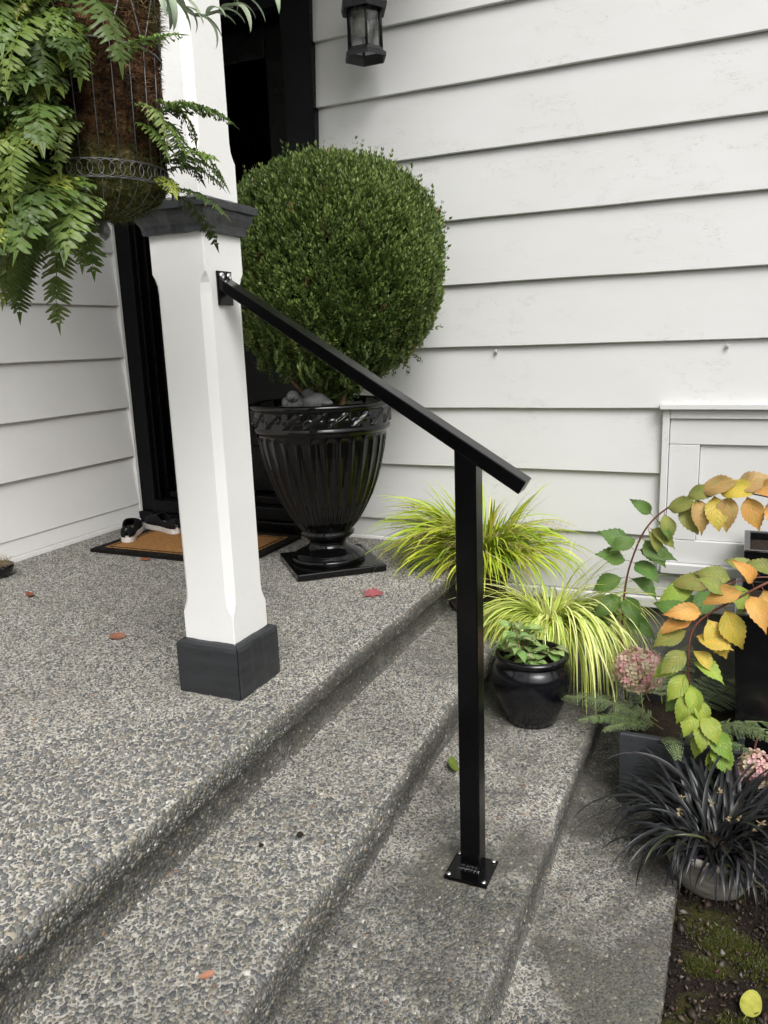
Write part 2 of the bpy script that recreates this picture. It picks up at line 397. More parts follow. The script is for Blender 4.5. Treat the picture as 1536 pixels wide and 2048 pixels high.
def porch_steps():
    root = empty('porch_steps', (0, 0, -0.57)); tag(root, kind='structure')
    ny, ns = GRID.shape[:2]; F = []
    for j in range(ny-1):
        for i in range(ns-1): a = j*ns+i; F.append((a, a+ns, a+ns+1, a+1))
    build_np('concrete', GRID.reshape(-1, 3), [f[::-1] for f in F], 'concrete', root, True)
    # --- aggregate: real pebbles bedded in the surface
    sp = 0.0082
    seg = np.linalg.norm(np.diff(GRID[ny//2], axis=0), axis=1); S = np.concatenate([[0], np.cumsum(seg)]); L = S[-1]
    ns_, nyy = int(L/sp), int((YS[-1]-YS[0])/(sp*0.866))
    A, B = np.meshgrid(np.arange(ns_), np.arange(nyy)); A = A+0.5*(B % 2)
    s = (A.ravel()+rng.uniform(-.36, .36, A.size))*sp; yy = YS[0]+(B.ravel()+rng.uniform(-.36, .36, A.size))*sp*0.866
    ok = (s > 0) & (s < L) & (yy > YS[0]) & (yy < YS[-1]-0.004); s, yy = s[ok], yy[ok]
    fi = np.clip(np.searchsorted(S, s)-1, 0, len(S)-2); ft = (s-S[fi])/np.maximum(S[fi+1]-S[fi], 1e-9)
    gj = (yy-YS[0])/(YS[1]-YS[0]); j0 = np.clip(gj.astype(int), 0, ny-2); jt = gj-j0
    def G(j, i): return GRID[j, i]
    p00, p01, p10, p11 = G(j0, fi), G(j0, fi+1), G(j0+1, fi), G(j0+1, fi+1)
    lo = p00*(1-ft)[:, None]+p01*ft[:, None]; hi = p10*(1-ft)[:, None]+p11*ft[:, None]
    P = lo*(1-jt)[:, None]+hi*jt[:, None]
    du = p01-p00; du /= np.linalg.norm(du, axis=1)[:, None]; dv = np.tile([0., 1., 0.], (len(P), 1)); N = np.cross(du, dv); N /= np.linalg.norm(N, axis=1)[:, None]
    # keep only what the viewpoint and a step to either side of it could see
    f, r_, u = (np.array(a) for a in (CF, CR, CU)); rel = P-np.array(CP)
    dz = rel@f; px = rel@r_/np.maximum(dz, .01)*1579; py = rel@u/np.maximum(dz, .01)*1579
    vis = (dz > 0.3) & (np.abs(px) < 768*1.35) & (py > -1024*1.25) & (py < 1100)
    P, N, du = P[vis], N[vis], du[vis]; dist = np.linalg.norm(rel[vis], axis=1); n = len(P)
    # stone colours: slate, grey, brown, tan, cream, rust
    pal = np.array([(0.092, 0.098, 0.104), (0.137, 0.141, 0.143), (0.19, 0.19, 0.182), (0.195, 0.178, 0.145), (0.30, 0.272, 0.21), (0.50, 0.48, 0.43), (0.25, 0.16, 0.10), (0.120, 0.126, 0.112)])
    ci = rng.choice(len(pal), n, p=[.19, .22, .20, .12, .10, .055, .005, .11])
    tint = pal[ci]*rng.uniform(0.66, 1.16, (n, 1))
    rad = np.clip(rng.lognormal(math.log(0.0039), 0.34, n), 0.0020, 0.0090)
    def stones(idx, name, near):
        k = len(idx); q = 6; ang = rng.uniform(0, 6.28, k)
        c, s2 = np.cos(ang)[:, None], np.sin(ang)[:, None]
        U = du[idx]*c+np.cross(N[idx], du[idx])*s2; W = np.cross(N[idx], U)
        a = rad[idx]*rng.uniform(.95, 1.4, k); b = rad[idx]*rng.uniform(.7, 1.0, k); h = np.minimum(rad[idx], .006)*rng.uniform(.34, .78, k)
        rings = [(1.0, -0.25), (0.72, 0.80)] if near else [(1.0, -0.2)]
        V = np.zeros((k, 6*len(rings)+1, 3))
        jit = rng.uniform(.70, 1.18, (k, 6))
        for ri, (rr, hh) in enumerate(rings):
            for t in range(6):
                th = t*math.pi/3; e = jit[:, t]*rr
                V[:, ri*6+t] = P[idx]+U*(a*math.cos(th)*e)[:, None]+W*(b*math.sin(th)*e)[:, None]+N[idx]*(h*hh)[:, None]
        V[:, -1] = P[idx]+N[idx]*(h*1.0)[:, None]
        nv = V.shape[1]; F = []
        if near:
            for t in range(6): F += [(t, (t+1) % 6, 6+(t+1) % 6), (t, 6+(t+1) % 6, 6+t), (6+t, 6+(t+1) % 6, 12)]
        else:
            for t in range(6): F.append((t, (t+1) % 6, 6))
        F = np.array(F)[None]+(np.arange(k)*nv)[:, None, None]
        o = build_np(name, V.reshape(-1, 3), F.reshape(-1, 3), 'pebble', root, True, np.repeat(tint[idx], nv, axis=0))
        tag(o, kind='stuff'); return o
    stones(np.where(dist < 2.1)[0], 'aggregate', True)
    stones(np.where(dist >= 2.1)[0], 'aggregate', False)
    print('pebbles', n)
porch_steps()

# ================================================================== HOUSE
LIPS = [0.0995+0.2541*i for i in range(13)]          # bottom edges of the clapboards
def board(name, a0, a1, zb, zt, axis, mt, parent, bev=0.0):
    """one clapboard: lip plane at 0, leaning back as it rises; runs from a0 to a1 along the wall"""
    n = max(3, int(abs(a1-a0)/0.12)); V = []; F = []; sd_ = zb*7.1
    lean = 0.020/0.2541
    for i in range(n+1):
        a = a0+(a1-a0)*i/n; wz = 0.0012*vnoise(a*5, 0, sd_); wy = 0.0012*vnoise(a*4, 0, sd_+2)
        pr = [(0.0025+wy, zb+wz), (0.0+wy, zb+0.003+wz), ((zt-zb)*lean+wy*0.4, zt), ((zt-zb)*lean+0.015, zt), (0.016, zb+wz)]
        for (d, z) in pr: V.append((a, d, z) if axis == 'x' else (-d, a, z))
    for i in range(n):
        for j in range(5): F.append((i*5+j, i*5+(j+1) % 5, (i+1)*5+(j+1) % 5, (i+1)*5+j))
    F.append((0, 4, 3, 2, 1)); F.append(tuple(n*5+j for j in range(5)))
    if axis == 'x': F = [f[::-1] for f in F]
    return build(name, V, F, mt, parent)

# garden wall of the house (right of the door)
wallA = empty('clapboard_wall', (1.165, 0.05, -0.6), 'long white clapboard wall with cracked paint behind the boxwood and planters', 'wall')
build('sheathing', *box(1.165, 4.6, 0.045, 0.20, -0.15, 3.40), 'trim_white', wallA)
build('foundation', *box(1.165, 4.6, 0.030, 0.22, -0.9, -0.152), 'foundation', wallA)
for i, z in enumerate(LIPS):
    if i >= 3 or i == 2 and False: board('siding_board', 1.166, 4.6, z, z+0.268, 'x', 'siding', wallA)
    elif i == 2: board('siding_board', 1.166, 4.6, z, z+0.268, 'x', 'siding', wallA)
    else: board('siding_board', 1.166, 2.612, z, z+0.268, 'x', 'siding', wallA)
board('siding_board', 1.166, 4.6, -0.150, LIPS[0]+0.012, 'x', 'siding', wallA)
d = MB(); d.add(*box(1.90, 4.6, -0.016, 0.044, -0.196, -0.1535, 0.004)); d.build('drip_board', 'trim_white', wallA)
d = MB(); d.add(*box(1.166, 1.884, -0.010, -0.002, 0.001, 0.016, 0.002)); d.build('base_strip', 'trim_white', wallA)
for (x0, x1, z0, z1, h) in ((2.262, 2.268, 1.925, 1.931, 0), (2.545, 2.556, 1.895, 1.900, 0)): pass

# crawl-space hatch in that wall
hatch = empty('wall_hatch', (2.62, 0.0, -0.1), 'white painted crawl space hatch with sloping cap set in the clapboards', 'hatch')
for nm, b in (('head_cap', (2.604, 4.6, -0.040, 0.04, 0.6075, 0.628)), ('frame_board', (2.614, 2.640, -0.016, 0.04, -0.040, 0.606)),
              ('frame_board', (2.641, 4.6, -0.0155, 0.04, 0.571, 0.6065)),
              ('stile', (2.642, 2.752, -0.004, 0.04, 0.094, 0.470)), ('rail', (2.642, 4.6, -0.0036, 0.04, 0.4715, 0.569)),
              ('rail', (2.642, 4.6, -0.0032, 0.04, -0.0005, 0.0925)), ('panel', (2.7535, 4.6, 0.010, 0.04, 0.0935, 0.4705)),
              ('sill', (2.630, 4.6, -0.034, 0.04, -0.040, -0.0015))):
    build(nm, *box(*b, 0.0025), 'siding', hatch)
for x, z in ((1.948, 0.845), (2.829, 0.842)):
    o = MB(); o.add(*box(x-0.006, x+0.006, -0.001, 0.014, z-0.009, z+0.003, 0.002)); o.add(*tube([(x, 0.001, z-0.001), (x, -0.0035, z-0.001)], 0.002, 8))
    tag(o.build('cable_clip', 'clip_plastic'), 'tiny white cable clip under a clapboard edge right of the boxwood' if x < 2.4 else 'tiny white cable clip under a clapboard edge above the wall hatch', 'clip', 'cable clips on the white wall')

# porch side wall (left)
wallB = empty('clapboard_wall', (-0.03, -1.3, 0), 'short white clapboard porch wall beside the black shoes and doormat', 'wall')
build('sheathing', *box(-0.22, -0.045, -3.2, 0.30, -0.05, 3.40), 'trim_white', wallB)
for z in LIPS: board('siding_board', -3.2, -0.022, z, z+0.268, 'y', 'siding_porch', wallB)
board('siding_board', -3.2, -0.022, 0.026, LIPS[0]+0.012, 'y', 'siding_porch', wallB)
build('base_strip', *box(-0.040, 0.006, -3.2, -0.022, 0.001, 0.024, 0.002), 'trim_white', wallB)
build('corner_strip', *box(-0.040, 0.002, -0.021, -0.002, 0.024, 3.3, 0.002), 'trim_white', wallB)

# front door, painted black, in a deep black frame
door = empty('front_door', (0.56, 0.1, 0), 'black painted front door with reeded glass in a deep black frame', 'door')
cas = MB(); 
o = build('casing', *box(-0.002, 0.088, -0.001, 0.060, 0.062, 2.45, 0.003), 'casing_paint', door)
o = build('casing', *box(1.020, 1.163, -0.012, 0.060, 0.0, 2.45, 0.003), 'casing_paint', door)
build('casing_edge', *box(1.1635, 1.1655, -0.022, 0.060, 0.0, 2.45), 'black_door', door)
build('head_casing', *box(0.089, 1.019, -0.001, 0.060, 2.30, 2.45, 0.003), 'casing_paint', door)
build('plinth', *box(-0.016, 0.094, -0.030, 0.060, 0.002, 0.060, 0.004), 'casing_paint', door)
for (x0, x1, y0) in ((0.0885, 0.112, 0.018), (0.1125, 0.140, 0.050), (0.1405, 0.160, 0.090)):
    build('jamb', *box(x0, x1, y0, 0.30, 0.05, 2.32, 0.003), 'black_door', door)
for (x0, x1, y0) in ((0.990, 1.0195, 0.030), (0.962, 0.9895, 0.080)):
    build('jamb', *box(x0, x1, y0, 0.30, 0.05, 2.32, 0.003), 'black_door', door)
build('threshold', *box(0.095, 1.0195, -0.060, 0.110, 0.002, 0.060, 0.006), 'black_door', door)
build('threshold', *box(0.095, 1.0195, -0.030, 0.110, 0.0605, 0.125, 0.006), 'casing_paint', door)
build('sill', *box(0.161, 0.961, 0.030, 0.18, 0.1255, 0.165, 0.006), 'black_door', door)
slab = build('door_leaf', *box(0.161, 0.961, 0.150, 0.20, 0.166, 2.30, 0.003), 'black_door', door)
for (x0, x1, z0, z1) in ((0.1615, 0.27, 0.17, 2.29), (0.85, 0.9605, 0.17, 2.29), (0.271, 0.849, 0.17, 0.40), (0.271, 0.849, 1.02, 1.18), (0.271, 0.849, 1.40, 1.47), (0.271, 0.849, 2.16, 2.29)):
    build('stile', *box(x0, x1, 0.128, 0.149, z0, z1, 0.006), 'black_door', slab)
for i in range(34):
    x = 0.28+i*0.0167; build('reed', *tube([(x, 0.142, 1.475), (x, 0.142, 2.155)], 0.0075, 8), 'black_door', slab, True)
build('rear_wall', *box(-0.2, 1.2, 0.301, 0.36, 0, 2.6), 'black_door', door)
build('header', *box(-0.046, 1.1645, 0.0, 0.20, 2.452, 3.40), 'trim_white', door)

# porch roof that the column carries (above the picture)
roof = empty('porch_roof', (1.0, -1.3, 2.72), 'white boarded porch roof carried by the square column', 'roof')
build('ceiling', *box(-0.2, 1.98, -2.30, -0.01, 2.80, 2.86), 'ceiling_paint', roof)
build('beam', *box(1.56, 1.74, -2.25, -0.03, 2.62, 2.799, 0.005), 'trim_white', roof)
build('roof_deck', *box(-0.3, 2.04, -2.36, 0.0, 2.861, 3.0), 'charcoal_wood', roof)

# ------------------------------------------------------------------ porch column
CX0, CX1, CY0, CY1 = 1.572, 1.728, -1.640, -1.484
col = empty('porch_column', (1.65, -1.56, 0), 'square white chamfered porch column with black capital and black base', 'column')
def shaft(z_levels):
    V = []; F = []
    for z, c in z_levels:
        V += [(CX0+c, CY0, z), (CX1-c, CY0, z), (CX1, CY0+c, z), (CX1, CY1-c, z), (CX1-c, CY1, z), (CX0+c, CY1, z), (CX0, CY1-c, z), (CX0, CY0+c, z)]
    for i in range(len(z_levels)-1):
        for j in range(8): F.append((i*8+j, i*8+(j+1) % 8, (i+1)*8+(j+1) % 8, (i+1)*8+j))
    F.append(tuple(range(7, -1, -1))); F.append(tuple((len(z_levels)-1)*8+j for j in range(8)))
    return V, F
e = 0.0015
build('shaft', *shaft([(0.02, e), (0.222, e), (0.236, 0.010), (0.252, 0.0165), (0.275, 0.019), (1.030, 0.019), (1.052, 0.0165), (1.066, 0.010), (1.078, e), (1.335, e), (1.347, 0.010), (1.36, 0.0165), (1.38, 0.019), (2.45, 0.019), (2.47, e), (2.618, e)]), 'trim_white', col)
# capital: four mitred lengths of moulding with open mitres
PROF = [(0.000, 1.166), (0.010, 1.166), (0.011, 1.176), (0.013, 1.185), (0.018, 1.193), (0.023, 1.203), (0.0245, 1.214), (0.0246, 1.216), (0.033, 1.218), (0.034, 1.2335), (0.031, 1.236), (0.000, 1.247)]
def mitre_run(name, prof, side, gap, mt, parent, sd_=0.0, n=14):
    cs = [((CX0, CY0), (CX1, CY0), (0, -1)), ((CX1, CY0), (CX1, CY1), (1, 0)), ((CX1, CY1), (CX0, CY1), (0, 1)), ((CX0, CY1), (CX0, CY0), (-1, 0))]
    (a, b, nn) = cs[side]; t = Vector((b[0]-a[0], b[1]-a[1])); L = t.length; t /= L; V = []; F = []; k = len(prof)
    for i in range(n+1):
        for (o_, z) in prof:
            oo = o_+0.0005; u = -oo+gap+(L+2*oo-2*gap)*i/n
            wv = 0.0011*vnoise(u*60, z*300, sd_)*(1 if 0.003 < o_ else 0)
            V.append((a[0]+t.x*u+nn[0]*(oo+wv), a[1]+t.y*u+nn[1]*(oo+wv), z+0.0012*vnoise(u*40, 0, sd_+4)))
    for i in range(n):
        for j in range(k): F.append((i*k+j, i*k+(j+1) % k, (i+1)*k+(j+1) % k, (i+1)*k+j))
    F.append(tuple(range(k-1, -1, -1))); F.append(tuple(n*k+j for j in range(k)))
    return build(name, V, [f[::-1] for f in F], mt, parent)
for s_ in range(4): mitre_run('capital_moulding', PROF, s_, 0.0011, 'charcoal_wood', col, s_*1.9)
BPROF = [(0.000, 0.002), (0.0185, 0.002), (0.0190, 0.006), (0.0190, 0.131), (0.0165, 0.141), (0.009, 0.147), (0.000, 0.149)]
for s_ in range(4): mitre_run('base_board', BPROF, s_, 0.0012, 'charcoal_wood', col, s_*2.3+9)

# ------------------------------------------------------------------ handrail
rail = empty('handrail', (2.346, -1.578, -0.38), 'black square tube handrail bolted to the column and the middle step', 'handrail')
PX0, PX1, PY0, PY1 = 2.321, 2.371, -1.603, -1.553
SL = math.tan(R(31.1)); zt = lambda x: 0.7425-(x-2.242)*SL      # top of rail
V, F = box(PX0, PX1, PY0, PY1, -0.369, 0.60, 0.003); 
V = [(x, y, z if z < 0.3 else zt(x)-0.030) for x, y, z in V]; build('post', V, F, 'black_metal', rail)
L = Vector((2.479-1.735, 0, zt(2.479)-zt(1.735))); ang = math.atan2(-L.z, L.x)
M = Matrix.Translation((1.7365, -1.573, zt(1.7365))) @ Matrix.Rotation(ang, 4, 'Y')
VF = box(-0.03, L.length, -0.0255, 0.0255, -0.032, 0.001, 0.0022); V, F = xf(VF, M)
V = [(max(x, 1.7355), y, z) for x, y, z in V]; build('top_rail', V, F, 'black_metal', rail)
br = build('wall_bracket', *box(1.7285, 1.7350, -1.600, -1.543, 1.000, 1.080, 0.0015), 'black_metal', rail)
for y in (-1.587, -1.557):
    V, F = lathe([(0.0085, 0), (0.0085, 0.002), (0.007, 0.0045), (0.0035, 0.006), (0.003, 0.0035)], 14, (0, 0, 0))
    build('bolt', *xf((V, F), Matrix.Translation((1.735, y, 1.068)) @ Matrix.Rotation(R(90), 4, 'Y')), 'screw', br, True)
pl = build('base_plate', *box(2.294, 2.402, -1.650, -1.546, -0.3775, -0.3690, 0.003), 'black_metal', rail)
for x in (2.304, 2.392):
    for y in (-1.640, -1.556):
        build('bolt', *lathe([(0.0062, 0), (0.006, 0.003), (0.004, 0.0045)], 10, (x, y, -0.369)), 'screw', pl, True)
wd = MB()
for i in range(26):
    x = 2.318+i*0.0021; wd.add(*tube([(x, PY0-0.002, -0.3685), (x+random.uniform(-.002, .003), PY0-random.uniform(.005, .012), -0.3683)], 0.0008, 5))
wd.build('weld_scratch', 'screw', pl)

# ================================================================== OBJECTS
# ------------------------------------------------------------------ wall lantern
LX, LY, LZ = 1.468, -0.135, 1.980
lan = empty('wall_lantern', (LX, LY, LZ), 'black hexagonal wall lantern with clear glass panes and a white bulb', 'lantern')
def hexp(r, z, k): a = R(60*k); return (LX+r*math.cos(a), LY+r*math.sin(a), z)
def hexband(levels):      # closed loop of (r,z) levels around the hexagon
    V = []; F = []; n = len(levels)
    for (r, z) in levels:
        for k in range(6): V.append(hexp(r, z, k))
    for i in range(n):
        for k in range(6): F.append((i*6+k, i*6+(k+1) % 6, ((i+1) % n)*6+(k+1) % 6, ((i+1) % n)*6+k))
    return V, F
build('bottom_ring', *hexband([(0.088, LZ), (0.0885, LZ+0.014), (0.077, LZ+0.021), (0.073, LZ+0.034), (0.0665, LZ+0.034), (0.0665, LZ+0.018), (0.083, LZ+0.001)]), 'lantern_metal', lan)
build('roof', *hexband([(0.0933, LZ+0.165), (0.0986, LZ+0.185), (0.0898, LZ+0.235), (0.06, LZ+0.285), (0.02, LZ+0.31), (0.001, LZ+0.31), (0.001, LZ+0.20), (0.0704, LZ+0.185), (0.0757, LZ+0.168)]), 'lantern_metal', lan)
for k in range(6):
    a, b = hexp(0.070, LZ+0.030, k), hexp(0.070, LZ+0.190, k); build('corner_bar', *tube([a, b], 0.0062, 8), 'lantern_metal', lan, True)
    p0, p1 = Vector(hexp(0.066, 0, k)), Vector(hexp(0.066, 0, k+1)); nn = ((p0+p1)/2-Vector((LX, LY, 0))).normalized()*0.0015
    V = [tuple(Vector((q.x, q.y, 0))+s_*nn+Vector((0, 0, z))) for q in (p0.lerp(p1, 0.06), p0.lerp(p1, 0.94)) for z in (LZ+0.034, LZ+0.190) for s_ in (-1, 1)]
    build('pane', V, [(0, 1, 3, 2), (4, 6, 7, 5), (0, 4, 5, 1), (2, 3, 7, 6), (0, 2, 6, 4), (1, 5, 7, 3)], 'glass', lan)
build('bulb', *lathe([(0.001, 0.0), (0.014, 0.003), (0.025, 0.012), (0.031, 0.026), (0.031, 0.040), (0.026, 0.056), (0.018, 0.070), (0.0135, 0.082), (0.013, 0.105)], 20, (LX-0.012, LY, LZ+0.082)), 'bulb', lan, True)
build('arm', *tube(spline([(LX, LY, LZ+0.30), (LX, LY, LZ+0.36), (LX, LY+0.05, LZ+0.40), (LX, 0.02, LZ+0.34)], 14), 0.010, 8), 'lantern_metal', lan, True)
build('back_plate', *box(LX-0.05, LX+0.05, -0.012, 0.01, LZ+0.28, LZ+0.42, 0.004), 'lantern_metal', lan)
build('candle_clip', *tube([(LX+0.004, LY, LZ+0.040), (LX+0.004, LY, LZ+0.078)], 0.004, 6), 'lantern_metal', lan)

# ------------------------------------------------------------------ urn
UX, UY = 1.365, -0.455
urn = empty('urn_planter', (UX, UY, 0), 'large glossy black fluted urn planter on a square plinth by the door', 'urn')
PROFILE = [(0.150, 0.026), (0.151, 0.046), (0.146, 0.052), (0.138, 0.053), (0.134, 0.062), (0.118, 0.070), (0.094, 0.080), (0.080, 0.092), (0.0745, 0.106), (0.078, 0.116),
           (0.088, 0.121), (0.100, 0.127), (0.110, 0.135), (0.117, 0.140), (0.118, 0.150), (0.112, 0.157), (0.114, 0.166)]
BODY = [(0.166, 0.118), (0.20, 0.147), (0.24, 0.172), (0.30, 0.205), (0.36, 0.229), (0.42, 0.247), (0.48, 0.261), (0.54, 0.2715), (0.562, 0.275)]
prof = list(PROFILE)+[(smooth_interp(BODY, z), z) for z in np.linspace(0.168, 0.562, 96)]
prof += [(0.283, 0.564), (0.289, 0.570), (0.289, 0.584), (0.2845, 0.589)]
prof += [(0.2845+0.004*(z-0.59)/0.058, z) for z in np.linspace(0.590, 0.650, 40)]
prof += [(0.292, 0.653), (0.3005, 0.658), (0.3025, 0.668), (0.2985, 0.676), (0.290, 0.678), (0.279, 0.672), (0.272, 0.64), (0.262, 0.56)]
prof = [(r*(1.0 if z < 0.12 else 0.945), z) for r, z in prof]
NF = 30
def flutes(a, z, r):
    if 0.17 < z < 0.563:
        u = (a*NF/(2*math.pi)) % 1.0; x = abs(u-0.5)*2          # 0 at flute centre
        top = 0.553-0.020*(1-math.sqrt(max(0, 1-(min(1, x/0.86))**2)))
        d_ = 0.0
        if z < top and x < 0.86: d_ = -0.0085*math.sqrt(max(0, 1-(x/0.86)**2))*min(1, (top-z)/0.010)
        fade = min(1.0, (z-0.17)/0.05); d_ *= (0.35+0.65*fade)
        if z < 0.285 and x < 0.42:                                # inner tongues in the lower body
            tp = 0.282-0.012*(x/0.42)**2
            if z < tp: d_ += 0.0065*(1-(x/0.42)**2)*min(1, (tp-z)/0.008)*fade
        return d_
    if 0.589 < z < 0.652:                                         # running scroll band
        v = (z-0.6205)/0.030; ph = a*19/(2*math.pi); u = (ph % 1.0)*2-1
        c1 = u-0.75*math.sin(v*1.5); s1 = math.exp(-(c1/0.26)**2)
        c2 = math.hypot(u-0.55, v*0.75-0.25); s2 = math.exp(-((c2-0.30)/0.12)**2)
        c3 = math.hypot(u+0.55, v*0.75+0.25); s3 = math.exp(-((c3-0.30)/0.12)**2)
        return 0.0085*max(s1, 0.45*s2, 0.45*s3)*max(0.0, min(1, (1-abs(v))*6))
    return 0.0
build('body', *lathe(prof, 600, (UX, UY, 0), flutes, True), 'black_glaze', urn, True)
V, F = box(-0.181, 0.181, -0.181, 0.181, 0.002, 0.030, 0.005); build('plinth', *xf((V, F), Matrix.Translation((UX+0.012, UY, 0)) @ Matrix.Rotation(R(42.5), 4, 'Z')), 'black_glaze', urn)
sv, sf = lathe([(0.001, 0.648), (0.10, 0.645), (0.20, 0.640), (0.255, 0.632)], 48, (UX, UY, 0)); 
build('potting_soil', [(x, y, z+0.006*vnoise(x*60, y*60)) for x, y, z in sv], sf, 'soil', urn)

# ------------------------------------------------------------------ boxwood
BX, BY = 1.450, -0.462
box_t = empty('boxwood_ball', (UX, UY, 0.64), 'round clipped boxwood bush growing in the black urn', 'bush')
RT = [(0.690, 0.035), (0.72, 0.055), (0.76, 0.10), (0.80, 0.175), (0.85, 0.255), (0.90, 0.315), (0.97, 0.370), (1.05, 0.408), (1.15, 0.428), (1.25, 0.428), (1.33, 0.410), (1.40, 0.378), (1.46, 0.332), (1.515, 0.268), (1.555, 0.190), (1.575, 0.10), (1.580, 0.01)]
RT = [(0.69+(z-0.69)*0.972, r*0.962) for z, r in RT]
def crown_r(z): return np.interp(z, [t[0] for t in RT], [t[1] for t in RT])
for (dx, dy, tx, ty, r0) in ((0.00, 0.0, -0.10, -0.03, .017), (0.05, -0.02, 0.02, -0.10, .016), (0.075, 0.02, 0.12, 0.02, .015), (-0.02, -0.03, -0.16, -0.10, .012), (0.10, -0.03, 0.20, -0.08, .013), (0.03, 0.04, 0.03, 0.15, .014), (0.055, -0.05, -0.04, -0.18, .011)):
    b = (UX+dx, UY+dy); P = spline([(b[0], b[1], 0.63), (b[0]+tx*.12, b[1]+ty*.12, 0.70), (b[0]+tx*.5, b[1]+ty*.5, 0.80), (BX+tx*1.2, BY+ty*1.2, 0.98)], 12)
    build('trunk', *tube(P, [r0*(1-0.5*i/11) for i in range(12)], 8), 'bark', box_t, True)
def sprigs(n, inner=False):
    # surface samples of the crown (revolved profile with soft lumps)
    zs = rng.uniform(0.69, 1.555, n*4); keep = rng.uniform(0, 0.50, n*4) < crown_r(zs)+0.07; zs = zs[keep][:n]; n = len(zs)
    th = rng.uniform(0, 2*np.pi, n); r = crown_r(zs)
    nz = -(crown_r(zs+0.01)-crown_r(zs-0.01))/0.02
    nrm = np.stack([np.cos(th), np.sin(th), np.clip(nz, -2.5, 6)], 1); nrm /= np.linalg.norm(nrm, axis=1)[:, None]
    lump = 1+0.024*np.sin(th*4+zs*8)+0.022*np.sin(th*7-zs*15+1)+0.014*np.sin(th*17+zs*31)
    base = np.stack([BX+r*lump*np.cos(th), BY+r*lump*np.sin(th), zs], 1)
    low = np.clip((0.95-zs)/0.2, 0, 1)[:, None]
    d_ = nrm*0.62+np.array([0, 0, 1.05])*(1-0.5*low)+rng.normal(0, .20, (n, 3)); d_ /= np.linalg.norm(d_, axis=1)[:, None]
    Ls = rng.uniform(.042, .066, n)*np.where(rng.uniform(0, 1, n) < .07, rng.uniform(1.3, 1.9, n), 1.0)
    depth = rng.uniform(.030, .050, n) if not inner else rng.uniform(.075, .12, n)
    base = base-d_*depth[:, None]
    a = np.cross(d_, rng.normal(0, 1, (n, 3))); a /= np.linalg.norm(a, axis=1)[:, None]; b = np.cross(d_, a)
    hue = rng.uniform(0, 1, n); pat = 0.5+0.5*np.sin(th*3+zs*7)
    dark = np.array([0.054, 0.090, 0.020]); mid = np.array([0.105, 0.158, 0.038]); lite = np.array([0.185, 0.238, 0.064])
    k1 = np.clip(hue*.8+pat*.25, 0, 1)[:, None]
    cs = np.where(k1 < .5, dark+(mid-dark)*k1*2, mid+(lite-mid)*(k1*2-1))
    brown = (rng.uniform(0, 1, n) < 0.008); cs[brown] = (0.20, 0.15, 0.06)
    # leaf tint by position on the sprig: older leaves darker, tips fresher
    VV = []; TT = []
    nodes = 6
    for j in range(nodes):
        s = (j+0.6)/nodes
        for sg in (0, 1, 2, 3) if j in (1, 3) else (0, 1):
            ang = (j % 2)*math.pi/2+sg*math.pi*(1 if j not in (1, 3) else 0.5)
            out = a*math.cos(ang)+b*math.sin(ang)
            ld = d_*(0.75+0.5*s)+out*(0.85-0.45*s)+rng.normal(0, .16, (n, 3)); ld /= np.linalg.norm(ld, axis=1)[:, None]
            sd_ = np.cross(ld, out); sd_ /= np.maximum(np.linalg.norm(sd_, axis=1)[:, None], 1e-6); up = np.cross(sd_, ld)
            ll = (rng.uniform(.014, .023, n)*(1.0-.25*abs(s-.5)))[:, None]; ww = ll*rng.uniform(.21, .27, (n, 1))
            p0 = base+d_*(Ls*s)[:, None]
            VV.append(np.stack([p0, p0+ld*ll*.5+sd_*ww+up*ll*.07, p0+ld*ll, p0+ld*ll*.5-sd_*ww+up*ll*.07], 1))
            TT.append(np.repeat((cs*(0.72+0.5*s))[:, None, :], 4, 1))
    V = np.concatenate([v.reshape(-1, 3) for v in VV]); T = np.concatenate([t.reshape(-1, 3) for t in TT])
    nl = len(V)//4; F = np.array([[0, 1, 2], [0, 2, 3]])[None]+(np.arange(nl)*4)[:, None, None]
    return V, F.reshape(-1, 3), T
V, F, T = sprigs(11500); tag(build_np('crown', V, F, 'box_leaf', box_t, False, T), kind='stuff')
V, F, T = sprigs(3500, True); tag(build_np('crown', V, F, 'box_leaf', box_t, False, T), kind='stuff')
# dead-twig heart of the bush
V, F = lathe([(max(0.004, float(crown_r(z))-0.095), z) for z in np.linspace(0.78, 1.46, 26)], 40, (BX, BY, 0), lambda a, z, r: 0.012*vnoise(a*7, z*20))
simple('twig_heart', (0.016, 0.017, 0.008), 0.95, 0.1, 0, 90, 0.6, 120, 1.0, 0.02)
build('twig_mass', V, F, 'twig_heart', box_t, True)

